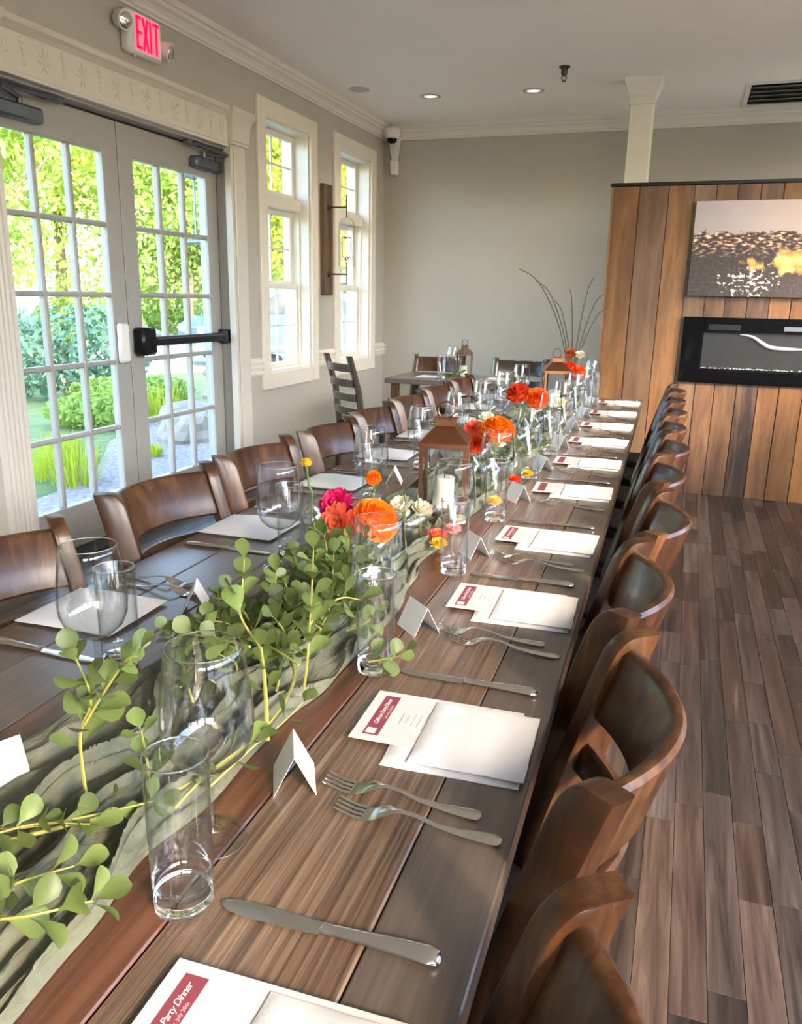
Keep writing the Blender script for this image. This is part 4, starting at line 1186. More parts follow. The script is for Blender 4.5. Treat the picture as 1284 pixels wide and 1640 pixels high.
for k, (x_, w_) in enumerate(((-0.182, 0.026), (-0.174, 0.020), (-0.166, 0.030), (-0.158, 0.034), (-0.150, 0.046), (-0.143, 0.040), (-0.135, 0.022), (-0.127, 0.030), (-0.119, 0.024))):
    y_ = 0.024 - w_ / 2
    while y_ < 0.024 + w_ / 2:
        l_ = rt.uniform(0.002, 0.006)
        tl.box(x_ - 0.0009, x_ + 0.0009, y_, y_ + l_, 0.0009, 0.00102); y_ += l_ + 0.0012
lines_me = tl.mesh('text_lines')
seal_me = MB().lathe([(0.0002, 0.00095), (0.033, 0.00095), (0.033, 0.0009)], 32, (-0.142, 0.020, 0)).mesh('seal')

def menu_card(x, y, rz, label, full):
    t = thing('menu_card', label, 'menu', (x, y, TZ + 0.0058), rz, 'printed menus')
    s = obj('sheet', menu_me, 'paper', t)
    obj('header_band', band_me, 'maroon', t)
    if full:
        obj('seal_print', seal_me, 'tan_print', s, loc=(0, 0, -0.00002))
        obj('border_line', bord_me, 'pale_print', s)
        obj('logo', logo_me, 'pale_print', s)
        obj('title', title_me, 'card', s, loc=(-0.2105, 0.034, 0.00118), rot=(0, 0, PI / 2))
        obj('subtitle', sub_me, 'pale_print', s, loc=(-0.2025, 0.034, 0.00118), rot=(0, 0, PI / 2))
        obj('text_lines', lines_me, 'grey_print', s)
    return t
def napkin(x, y, rz, label, dome=False):
    t = thing('folded_napkin', label, 'napkin', (x, y, TZ), rz, 'folded white napkins')
    obj('under_fold', nap_base_me, 'linen', t, loc=(0, 0, 0.0006))
    obj('pocket_fold', door_nap_me if dome else nap_top_me, 'linen', t, loc=(0, 0, 0.0048 if dome else 0.0068))
    return t

# fork: tines at local x = 0, handle end at x = 0.182
def fork_meshes():
    def zc(s):   # s 0 tip .. 1 end
        return 0.004 + 0.011 * math.exp(-((s - 0.42) / 0.17) ** 2) + 0.006 * max(0, (0.10 - s)) / 0.10 - 0.003 * math.exp(-((s - 0.2) / 0.08) ** 2)
    L = 0.182
    st = [(0.27, 0.0125), (0.30, 0.0118), (0.335, 0.0085), (0.365, 0.0048), (0.40, 0.0034), (0.5, 0.0032), (0.62, 0.0040), (0.75, 0.0060), (0.88, 0.0085), (0.95, 0.0092), (0.985, 0.0078), (1.0, 0.0035)]
    rings = []
    for s, w in st:
        z = zc(s); th = 0.0012
        rings.append([(s * L, -w, z), (s * L, -w * 0.6, z + th), (s * L, w * 0.6, z + th), (s * L, w, z), (s * L, w * 0.6, z - th * 0.8), (s * L, -w * 0.6, z - th * 0.8)])
    handle = MB().loft(rings)
    rings = []
    for s, w in ((0.175, 0.0122), (0.20, 0.0128), (0.235, 0.0129), (0.272, 0.0125)):
        z = zc(s)
        rings.append([(s * L, -w, z), (s * L, 0, z + 0.0004), (s * L, w, z), (s * L, w * 0.9, z - 0.0018), (s * L, 0, z - 0.0016), (s * L, -w * 0.9, z - 0.0018)])
    head = MB().loft(rings)
    tines = []
    for k in range(4):
        y = -0.0102 + k * 0.0068
        rg = []
        for s, w in ((0.178, 0.0023), (0.12, 0.0021), (0.05, 0.0017), (0.012, 0.0012), (0.0, 0.0004)):
            z = zc(s)
            rg.append([(s * L, y - w, z - 0.0008), (s * L, y + w, z - 0.0008), (s * L, y + w, z + 0.0008), (s * L, y - w, z + 0.0008)])
        tines.append(MB().loft(rg))
    return handle.mesh('fork_handle', 50), head.mesh('fork_head', 50), [t_.mesh('fork_tine', 50) for t_ in tines]
fh, fhd, ft = fork_meshes()
def fork(x, y, rz, label):
    t = thing('fork', label, 'fork', (x, y, TZ - 0.0012), rz, 'forks')
    obj('handle', fh, 'steel', t); obj('head', fhd, 'steel', t)
    for m_ in ft: obj('tine', m_, 'steel', t)
    return t
def knife_meshes():
    L = 0.208
    blade = [(0.0, 0.0012), (0.015, 0.0048), (0.05, 0.0082), (0.12, 0.0098), (0.28, 0.0102), (0.40, 0.0092), (0.475, 0.0080)]
    rg = []
    for s, w in blade:
        c = 0.0018 * (1 - s)           # blade belly swings to one side
        rg.append([(s * L, -w + c, 0.0022), (s * L, w * 0.4 + c, 0.0031), (s * L, w * 0.8 + c, 0.0028), (s * L, w * 0.4 + c, 0.0014)])
    b = MB().loft(rg)
    hd = [(0.475, 0.0064, 0.0030), (0.49, 0.0070, 0.0038), (0.505, 0.0062, 0.0032), (0.55, 0.0066, 0.0034), (0.7, 0.0080, 0.0038), (0.86, 0.0100, 0.0042), (0.95, 0.0108, 0.0042), (0.985, 0.0092, 0.0036), (1.0, 0.004, 0.0018)]
    rg = []
    for s, w, h in hd:
        rg.append([(s * L, w * math.cos(a), h + 0.0006 + h * math.sin(a)) for a in [2 * PI * j / 12 for j in range(12)]])
    return b.mesh('knife_blade', 30), MB().loft(rg).mesh('knife_handle', 50)
kb, kh = knife_meshes()
def knife(x, y, rz, label):
    t = thing('table_knife', label, 'knife', (x, y, TZ), rz, 'table knives')
    obj('blade', kb, 'steel', t); obj('handle', kh, 'steel', t)
    return t
# tall tumbler with a heavy base
tum_wall = MB().lathe([(0.0265, 0.014), (0.0275, 0.03), (0.0292, 0.152), (0.0290, 0.1545), (0.0283, 0.1535), (0.0266, 0.032), (0.0245, 0.0215), (0.018, 0.0185), (0.0005, 0.018)], 40).mesh('tumbler_wall', 70)
tum_base = MB().lathe([(0.0005, 0.0006), (0.023, 0.0004), (0.0260, 0.003), (0.0267, 0.0138), (0.0262, 0.0155), (0.0005, 0.0165)], 40).mesh('tumbler_base', 50)
rim_t = MB().lathe([(0.0283 + 0.0008 * math.cos(a), 0.1540 + 0.0008 * math.sin(a)) for a in [2 * PI * j / 6 for j in range(6)]], 40, close=True).mesh('rim', 80)
def tumbler(x, y, label, z=TZ):
    t = thing('tall_tumbler', label, 'tumbler', (x, y, z), 0, 'tall clear tumblers')
    obj('wall', tum_wall, 'clear_glass', t); obj('base', tum_base, 'thick_glass', t); obj('rim', rim_t, 'thick_glass', t)
    return t
bowl_prof = [(0.0045, 0.082), (0.012, 0.0835), (0.026, 0.090), (0.038, 0.102), (0.0445, 0.118), (0.0462, 0.135), (0.0452, 0.155), (0.0425, 0.178), (0.0388, 0.203), (0.0372, 0.214)]
inner = [(r - 0.0009, z + 0.0004) for r, z in bowl_prof[::-1]][:-1] + [(0.0005, 0.0855)]
gob_bowl = MB().lathe(bowl_prof + inner, 44).mesh('goblet_bowl', 80)
gob_stem = MB().lathe([(0.0048, 0.0835), (0.0038, 0.078), (0.0032, 0.06), (0.0032, 0.03), (0.0042, 0.010), (0.010, 0.0055), (0.024, 0.0032), (0.0355, 0.0022), (0.036, 0.0012), (0.034, 0.0004), (0.0005, 0.0004)], 36).mesh('goblet_stem', 60)
rim_g = MB().lathe([(0.0368 + 0.0007 * math.cos(a), 0.2140 + 0.0007 * math.sin(a)) for a in [2 * PI * j / 6 for j in range(6)]], 44, close=True).mesh('rim', 80)
def goblet(x, y, label, z=TZ):
    t = thing('wine_glass', label, 'wine glass', (x, y, z), 0, 'round-bowled wine glasses')
    obj('bowl', gob_bowl, 'clear_glass', t); obj('stem', gob_stem, 'clear_glass', t); obj('rim', rim_g, 'thick_glass', t)
    return t
def card_mesh():
    w, h, s, th = 0.032, 0.048, 0.024, 0.0005
    mk = lambda sg: MB().add([(0, -w, h), (0, w, h), (sg * s, w, 0), (sg * s, -w, 0), (0, -w, h - th * 2), (0, w, h - th * 2), (sg * (s - th * 1.2), w, 0), (sg * (s - th * 1.2), -w, 0)],
                             [(0, 1, 2, 3), (4, 7, 6, 5), (0, 3, 7, 4), (1, 5, 6, 2), (2, 6, 7, 3), (0, 4, 5, 1)])
    return mk(-1).mesh('card_panel'), mk(1).mesh('card_panel')
cpl, cpr = card_mesh()
def place_card(x, y, rz, label):
    t = thing('place_card', label, 'place card', (x, y, TZ), rz, 'white tent place cards')
    obj('panel', cpl, 'card', t); obj('panel', cpr, 'card', t)
    return t
RY = [0.376, 0.876, 1.345, 1.775, 2.30, 2.74, 3.19, 3.63, 4.07, 4.52]
crot = [25, 28, 46, 40, 42, 38, 44, 36, 40, 42]
rs_ = random.Random(17)
def T(side, y0, X, Y):
    """point on the table: X inward-negative from the diner's edge, Y towards the diner's right hand"""
    if side == 'aisle':
        return edge_x(y0 + Y) + X, y0 + Y
    return edge_x(y0 - Y) - TW - X, y0 - Y
def setting(side, k, y0, far):
    jt = lambda a=0.004: rs_.uniform(-a, a)
    rz = TROT if side == 'aisle' else PI + TROT
    sd = side + ' side, ' + ORD[k] + NEAR
    r1 = rz + jt(0.03)
    nx = 0.0 if side == 'aisle' else 0.0
    p = T(side, y0, nx, 0)
    napkin(p[0], p[1], r1, ('puffed folded white napkin, ' if side == 'door' else 'folded white napkin holding a menu, ') + sd, side == 'door')
    if side == 'aisle': menu_card(p[0], p[1], r1 + jt(0.02), 'printed menu with maroon header tucked in napkin, ' + sd, side == 'aisle' and k < 4)
    p = T(side, y0, -0.226 + jt(), -0.139 + jt()); fork(p[0], p[1], rz + jt(0.05) - 0.05, 'silver fork farther from the edge, ' + sd)
    p = T(side, y0, -0.196 + jt(), -0.179 + jt()); fork(p[0], p[1], rz + jt(0.04), 'silver fork nearer to the edge, ' + sd)
    p = T(side, y0, -0.233 + jt(), 0.151 + jt()); knife(p[0], p[1], rz + jt(0.03), 'silver table knife, ' + sd)
    p = T(side, y0, -0.268 + jt(), 0.140 + jt(0.008)); tumbler(p[0], p[1], 'tall clear tumbler, ' + sd)
    p = T(side, y0, -0.292 + jt(), 0.224 + jt(0.006)); goblet(p[0], p[1], 'clear wine glass, ' + sd)
    if not (side == 'aisle' and k == 0):
        p = T(side, y0, -0.256 + jt(), -0.150 if side == 'aisle' else -0.085)
        a = math.radians(crot[k]) if side == 'aisle' else math.radians(22 + jt(0.2) * 57)
        place_card(p[0], p[1], a, 'white tent place card, ' + sd)
for k, y in enumerate(RY): setting('aisle', k, y, k > 3)
LY = [1.045, 1.61, 2.13, 2.60, 3.05, 3.51, 3.97, 4.43]
for k, y in enumerate(LY): setting('door', k, y, k > 2)
place_card(-0.690, 0.600, math.radians(-25), 'white tent place card at the left edge, nearest on the door side')
# ================================================================== RUNNER AND GREENERY
def midx(y): return edge_x(y) - 0.45
def runner():
    NS, NV = 900, 110
    y0, y1 = 0.05, 4.70
    mb = MB(); vs = []
    for i in range(NS + 1):
        s = y0 + (y1 - y0) * i / NS
        c = midx(s) + 0.03 * noise.noise(Vector((s * 1.1, 3.3, 0))) + 0.01 - 0.06 * max(0.0, 0.62 - s)
        hwL = 0.150 + 0.06 * noise.noise(Vector((s * 1.6, 9.1, 0))) + 0.018 * noise.noise(Vector((s * 9.0, 37.7, 0)))
        hwR = 0.120 + 0.05 * noise.noise(Vector((s * 2.3, 17.7, 0))) + 0.018 * noise.noise(Vector((s * 9.0, 27.7, 0)))
        for j in range(NV + 1):
            v = -1 + 2 * j / NV
            hw = hwR if v > 0 else hwL
            x = c + hw * v
            env = max(0.0, 1 - abs(v) ** 22)
            ph = 2.2 * noise.noise(Vector((s * 2.4, v * 0.9, 1.0))) + 1.1 * noise.noise(Vector((s * 7.5, v * 1.5, 4.0)))
            a1 = math.sin(v * 9.5 + ph * 3.0)
            ridge = (0.5 + 0.5 * a1) ** 1.3
            amp = 0.012 + 0.024 * max(0, noise.noise(Vector((s * 2.1, v * 1.6, 7.0))) + 0.35)
            ph2 = ph * 6 + 2.4 * noise.noise(Vector((s * 9, v * 2.5, 2))) + 0.5 * noise.noise(Vector((s * 22, v * 4, 8)))
            f2 = (1 - abs(math.sin(v * 20 + ph2))) ** 0.9
            cr_ = noise.noise(Vector((s * 60, v * 14, 5)))
            z = TZ + 0.0016 + env * (0.0026 + amp * ridge + 0.0105 * f2 + 0.0012 * cr_)
            x += 0.010 * math.cos(v * 9.5 + ph * 3.0) * env
            y = s + 0.006 * noise.noise(Vector((s * 20, v * 6, 11)))
            vs.append((x, y, max(z, TZ + 0.0008)))
    N = NV + 1
    fs = [(i * N + j, i * N + j + 1, (i + 1) * N + j + 1, (i + 1) * N + j) for i in range(NS) for j in range(NV)]
    return mb.add(vs, fs)
M['gauze'] = translucent('sage_gauze', (0.150, 0.155, 0.105), (0.16, 0.17, 0.10), 0.9, 0.15, 0.3, 90, 0)
gz_n = M['gauze'].node_tree; gz_b = gz_n.nodes['Principled BSDF']
gz_tc = gz_n.nodes.new('ShaderNodeTexCoord'); gz_mp = gz_n.nodes.new('ShaderNodeMapping'); gz_mp.inputs['Scale'].default_value = (120, 22, 40)
gz_no = gz_n.nodes.new('ShaderNodeTexNoise'); gz_no.inputs['Scale'].default_value = 1.0; gz_no.inputs['Detail'].default_value = 4; gz_no.inputs['Distortion'].default_value = 1.2
gz_bp = gz_n.nodes.new('ShaderNodeBump'); gz_bp.inputs['Strength'].default_value = 1.0; gz_bp.inputs['Distance'].default_value = 0.0035
gz_n.links.new(gz_tc.outputs['Object'], gz_mp.inputs[0]); gz_n.links.new(gz_mp.outputs[0], gz_no.inputs['Vector'])
gz_n.links.new(gz_no.outputs['Fac'], gz_bp.inputs['Height']); gz_n.links.new(gz_bp.outputs['Normal'], gz_b.inputs['Normal'])
rn = obj('table_runner', runner(), 'gauze', smooth=180)
tag(rn, 'sage green crinkled gauze runner along the middle of the table', 'table runner')

# ------------------------------------------------------------------ eucalyptus garland
def leaf_mesh(L, W, cup, seed):
    mb = MB(); n = 6; vs = []; fs = []
    prof = [(0.0, 0.06), (0.16, 0.14), (0.36, 0.62), (0.58, 0.98), (0.78, 0.92), (0.93, 0.55), (1.0, 0.10)]
    for i, (s, w) in enumerate(prof):
        z = 0.10 * L * math.sin(s * 2.4) * cup
        vs += [(-w * W / 2, s * L, z + 0.16 * w * W * cup), (0, s * L, z), (w * W / 2, s * L, z + 0.16 * w * W * cup)]
    for i in range(len(prof) - 1):
        a = i * 3
        fs += [(a, a + 1, a + 4, a + 3), (a + 1, a + 2, a + 5, a + 4)]
    return mb.add(vs, fs).mesh('leaf', 180)
M['euc'] = translucent('eucalyptus_leaf', (0.125, 0.170, 0.048), (0.22, 0.29, 0.04), 0.42, 0.20, 0.25, 90, 0.42)
M['euc_stem'] = simple('yellow_green_stem', (0.31, 0.29, 0.065), 0.5, noise_amt=0.25, noise_scale=30)
leafs = [leaf_mesh(0.033, 0.0245, 1.0, 1), leaf_mesh(0.029, 0.0225, 0.5, 2), leaf_mesh(0.037, 0.0255, 1.4, 3), leaf_mesh(0.032, 0.0245, -0.6, 4)]
for lm in leafs: lm.materials.append(M['euc'])
gar = thing('eucalyptus_garland', 'green eucalyptus garland lying along the sage runner', 'garland', (0, 0, 0))
rg_ = random.Random(29)
stems = MB(); leaf_n = [0]; extra = MB()
def bez(pts, n):
    P = [Vector(p) for p in pts]; out = []
    if len(P) < 3:
        return [P[0].lerp(P[-1], i / n) for i in range(n + 1)]
    for i in range(n + 1):
        t = i / n * (len(P) - 1); k = min(int(t), len(P) - 2); f_ = t - k
        p0 = P[max(k - 1, 0)]; p1 = P[k]; p2 = P[k + 1]; p3 = P[min(k + 2, len(P) - 1)]
        out.append(0.5 * ((2 * p1) + (p2 - p0) * f_ + (2 * p0 - 5 * p1 + 4 * p2 - p3) * f_ ** 2 + (3 * p1 - p0 - 3 * p2 + p3) * f_ ** 3))
    return out
def add_leaf(p, d, up, size):
    d = d.normalized()
    x_ = d.cross(up)
    if x_.length < 1e-3: x_ = Vector((1, 0, 0))
    x_.normalize(); z_ = x_.cross(d)
    if p.z + d.z * 0.028 * size < TZ + 0.012: 
        p = p.copy(); p.z = max(p.z, TZ + 0.014); d = Vector((d.x, d.y, max(d.z, 0.05))).normalized(); x_ = d.cross(up).normalized(); z_ = x_.cross(d)
    m = Matrix(((x_.x, d.x, z_.x, p.x), (x_.y, d.y, z_.y, p.y), (x_.z, d.z, z_.z, p.z), (0, 0, 0, 1))) @ Matrix.Diagonal((size, size, size, 1))
    leaf_n[0] += 1
    if leaf_n[0] <= 296:
        o = bpy.data.objects.new('leaf', rg_.choice(leafs)); C.objects.link(o)
        o.parent = gar; o.matrix_local = m
    else:
        me = leafs[leaf_n[0] % 4]
        extra.add([m @ v.co for v in me.vertices], [tuple(q.vertices) for q in me.polygons])
def sprig(pts, start=0.15, gap=0.020, size=1.0, r=0.0017):
    path = bez(pts, max(6, int(6 * len(pts))))
    stems.tube(path, [r * (1.15 - 0.6 * i / (len(path) - 1)) for i in range(len(path))], 5)
    L = sum((path[i + 1] - path[i]).length for i in range(len(path) - 1))
    s = start * L; k = 0
    while s <= L + 1e-6:
        acc = 0
        for i in range(len(path) - 1):
            sl = (path[i + 1] - path[i]).length
            if acc + sl >= s or i == len(path) - 2:
                p = path[i].lerp(path[i + 1], min(1, (s - acc) / max(sl, 1e-6))); t = (path[i + 1] - path[i]).normalized(); break
            acc += sl
        a = (PI / 2) * (k % 2) + rg_.uniform(-0.4, 0.4)
        u = t.orthogonal().normalized(); v = t.cross(u)
        for sg in (0, PI):
            side = u * math.cos(a + sg) + v * math.sin(a + sg)
            d = side + t * rg_.uniform(0.35, 0.9) + Vector((0, 0, rg_.uniform(-0.05, 0.25)))
            upv = t + Vector((0.2, -0.5, 0.9)) * rg_.uniform(0.2, 0.9)
            add_leaf(p + side * r, d, upv, size * rg_.uniform(0.8, 1.12) * (1 - 0.25 * (s / L > 0.9)))
        k += 1; s += gap * rg_.uniform(0.85, 1.2)
    add_leaf(path[-1], t + Vector((rg_.uniform(-.2, .2), 0, 0.1)), Vector((0, -0.4, 1)), size * 0.9)
# near sprays first, so that the nearest leaves are the single ones
sprig([(-0.542, 0.579, 0.785), (-0.543, 0.579, 0.861), (-0.525, 0.579, 0.907), (-0.540, 0.579, 0.952)], 0.38, 0.019)
sprig([(-0.536, 0.579, 0.877), (-0.509, 0.579, 0.917), (-0.480, 0.579, 0.956), (-0.464, 0.579, 0.965)], 0.2, 0.020)
sprig([(-0.614, 0.490, 0.790), (-0.551, 0.521, 0.795), (-0.506, 0.548, 0.800), (-0.461, 0.581, 0.805)], 0.2, 0.034)
sprig([(-0.600, 0.480, 0.790), (-0.551, 0.515, 0.800), (-0.500, 0.535, 0.800)], 0.4, 0.034, r=0.0013)
sprig([(-0.538, 0.432, 0.785), (-0.500, 0.452, 0.800), (-0.468, 0.477, 0.805)], 0.1, 0.026, 1.05)
sprig([(-0.527, 0.409, 0.785), (-0.468, 0.419, 0.800), (-0.428, 0.453, 0.800)], 0.15, 0.026, 1.1)
sprig([(-0.426, 0.754, 0.785), (-0.427, 0.754, 0.855), (-0.431, 0.754, 0.905)], 0.55, 0.03, 0.9, 0.0026)
sprig([(-0.431, 0.754, 0.902), (-0.469, 0.774, 0.931), (-0.471, 0.784, 0.963), (-0.467, 0.784, 0.999)], 0.2, 0.024)
sprig([(-0.446, 0.754, 0.903), (-0.516, 0.784, 0.891), (-0.576, 0.804, 0.878)], 0.3, 0.022)
sprig([(-0.442, 0.884, 0.785), (-0.436, 0.884, 0.828), (-0.429, 0.884, 0.918), (-0.425, 0.884, 0.986)], 0.25, 0.021)
sprig([(-0.449, 0.884, 0.821), (-0.495, 0.904, 0.827), (-0.530, 0.914, 0.831)], 0.4, 0.03)
sprig([(-0.432, 0.884, 0.882), (-0.414, 0.934, 0.902), (-0.386, 0.944, 0.902)], 0.3, 0.022)
sprig([(-0.443, 0.648, 0.780), (-0.431, 0.722, 0.790), (-0.420, 0.777, 0.795), (-0.411, 0.820, 0.805)], 0.5, 0.045)
sprig([(-0.485, 0.607, 0.785), (-0.485, 0.607, 0.829), (-0.490, 0.607, 0.865)], 0.3, 0.024)
sprig([(-0.45, 0.60, 0.787), (-0.445, 0.66, 0.795), (-0.43, 0.72, 0.80)], 0.3, 0.05, r=0.002)
masses = [((-0.545, 1.057), (-0.559, 0.867)), ((-0.531, 1.147), (-0.520, 0.885)), ((-0.543, 1.238), (-0.525, 0.893)), ((-0.619, 1.111), (-0.605, 0.854)),
          ((-0.466, 1.088), (-0.419, 0.819)), ((-0.392, 0.996), (-0.337, 0.809)), ((-0.617, 1.278), (-0.610, 0.871)), ((-0.594, 0.916), (-0.612, 0.841)), ((-0.596, 1.183), (-0.607, 0.864)),
          ((-0.501, 1.130), (-0.479, 0.854)), ((-0.526, 0.989), (-0.535, 0.839)), ((-0.636, 0.900), (-0.665, 0.829)), ((-0.610, 1.318), (-0.591, 0.875)), ((-0.548, 0.891), (-0.567, 0.820)),
          ((-0.560, 1.10), (-0.50, 0.86)), ((-0.50, 1.03), (-0.46, 0.88)), ((-0.57, 1.22), (-0.56, 0.90)), ((-0.52, 1.20), (-0.48, 0.87)), ((-0.58, 1.00), (-0.62, 0.86)), ((-0.55, 1.30), (-0.53, 0.87)), ((-0.60, 0.83), (-0.60, 0.83)), ((-0.56, 0.80), (-0.585, 0.83))]
for (bx_, by_), (tx_, tz_) in masses:
    sprig([(bx_, by_, 0.785), ((bx_ * 0.5 + tx_ * 0.5) + 0.006, by_, (0.785 + tz_) / 2), (tx_, by_ + rg_.uniform(-0.02, 0.02), tz_)], 0.10, 0.0135, rg_.uniform(0.85, 1.05))
for k in range(16):
    bx_, by_ = rg_.uniform(-0.64, -0.47), rg_.uniform(0.93, 1.30)
    sprig([(bx_, by_, 0.79), (bx_ + rg_.uniform(-0.02, 0.02), by_ - 0.01, 0.815), (bx_ + rg_.uniform(-0.05, 0.05), by_ - 0.03, 0.79 + rg_.uniform(0.03, 0.075))], 0.1, 0.0135, rg_.uniform(0.8, 1.0))
# spine of the garland on the runner
spine = [(-0.66, 0.42, 0.785), (-0.55, 0.52, 0.787), (-0.47, 0.62, 0.787), (-0.44, 0.75, 0.788), (-0.46, 0.89, 0.79), (-0.53, 1.02, 0.79), (-0.55, 1.18, 0.79), (-0.58, 1.34, 0.788)]
stems.tube(bez(spine, 40), 0.0024, 6)
sprig([(-0.47, 0.86, 0.79), (-0.53, 1.02, 0.80), (-0.55, 1.18, 0.80), (-0.58, 1.34, 0.795)], 0.05, 0.022)
obj('stems', stems, 'euc_stem', gar, 60)
if extra.f: obj('leaves', extra, 'euc', gar, 180, kind='stuff')
# greenery farther down the table
def small_greens(x, y, label, n=5, spread=0.09, parent_z=TZ + 0.012):
    t = thing('eucalyptus_sprig', label, 'greenery', (x, y, 0), 0, 'loose eucalyptus sprigs')
    st = MB(); lv = MB()
    for k in range(n):
        a = rg_.uniform(0, 6.28); tip = Vector((math.cos(a) * spread, math.sin(a) * spread, parent_z + rg_.uniform(0.02, 0.07)))
        path = bez([(0, 0, parent_z), tip * 0.5 + Vector((0, 0, parent_z * 0.5 + 0.01)), tip], 8)
        st.tube(path, 0.0014, 5)
        for i in range(2, 9):
            for sg in (-1, 1):
                d = (path[i] - path[i - 1]).normalized(); s_ = d.cross(Vector((0, 0, 1))).normalized() * sg
                dd = (s_ + d * 0.6 + Vector((0, 0, rg_.uniform(-.2, .4)))).normalized()
                xx = dd.cross(Vector((0, 0, 1))).normalized(); zz = xx.cross(dd); p = path[i]
                m = Matrix(((xx.x, dd.x, zz.x, p.x), (xx.y, dd.y, zz.y, p.y), (xx.z, dd.z, zz.z, p.z), (0, 0, 0, 1)))
                me = leafs[(i + k) % 4]; lv.add([m @ v.co for v in me.vertices], [tuple(q.vertices) for q in me.polygons])
    obj('stem', st, 'euc_stem', t); obj('leaves', lv, 'euc', t, 180, kind='stuff')
    return t
small_greens(-0.50, 2.62, 'loose eucalyptus sprig on the runner between the first lantern and the red zinnias')
small_greens(-0.60, 3.45, 'loose eucalyptus sprig on the runner beyond the pair of red marigolds')
small_greens(-0.62, 4.12, 'loose eucalyptus sprig beside the far lantern')
small_greens(-1.50, 5.34, 'loose eucalyptus sprig at the lantern on the corner table', 4, 0.08, TZ + 0.004)

# ================================================================== FLOWERS
def petal_mesh(L, W, curl, notch=0.0):
    mb = MB(); vs = []; fs = []
    prof = [(0, 0.25), (0.3, 0.62), (0.6, 0.95), (0.85, 0.9), (1.0, 0.45)]
    for s, w in prof:
        z = curl * L * s * s
        vs += [(-w * W / 2, s * L, z + 0.08 * W * w), (0, s * L * (1 - (notch if s == 1.0 else 0)), z - 0.05 * W), (w * W / 2, s * L, z + 0.08 * W * w)]
    for i in range(len(prof) - 1):
        a = i * 3; fs += [(a, a + 1, a + 4, a + 3), (a + 1, a + 2, a + 5, a + 4)]
    return mb.add(vs, fs)
fmat = {}
def flower_mat(name, col, tr):
    if name not in fmat: fmat[name] = translucent(name, col, tr, 0.55, 0.3, 0.25, 120, 0.16)
    return fmat[name]
ORANGE = flower_mat('orange_petals', (0.90, 0.20, 0.006), (0.95, 0.28, 0.01))
REDOR = flower_mat('red_orange_petals', (0.72, 0.065, 0.012), (0.85, 0.10, 0.02))
MAGENTA = flower_mat('magenta_petals', (0.55, 0.008, 0.10), (0.65, 0.01, 0.12))
CORAL = flower_mat('coral_petals', (0.78, 0.13, 0.075), (0.85, 0.2, 0.1))
WHITEF = flower_mat('ivory_petals', (0.78, 0.72, 0.55), (0.7, 0.68, 0.5))
PINKF = flower_mat('pink_petals', (0.75, 0.30, 0.28), (0.8, 0.4, 0.35))
YELLOWF = flower_mat('yellow_petals', (0.85, 0.55, 0.04), (0.85, 0.6, 0.08))
DARKR = flower_mat('burgundy_petals', (0.22, 0.02, 0.03), (0.3, 0.03, 0.04))
M['green_stem'] = simple('green_flower_stem', (0.12, 0.20, 0.05), 0.5, noise_amt=0.3)
petal_cache = {}
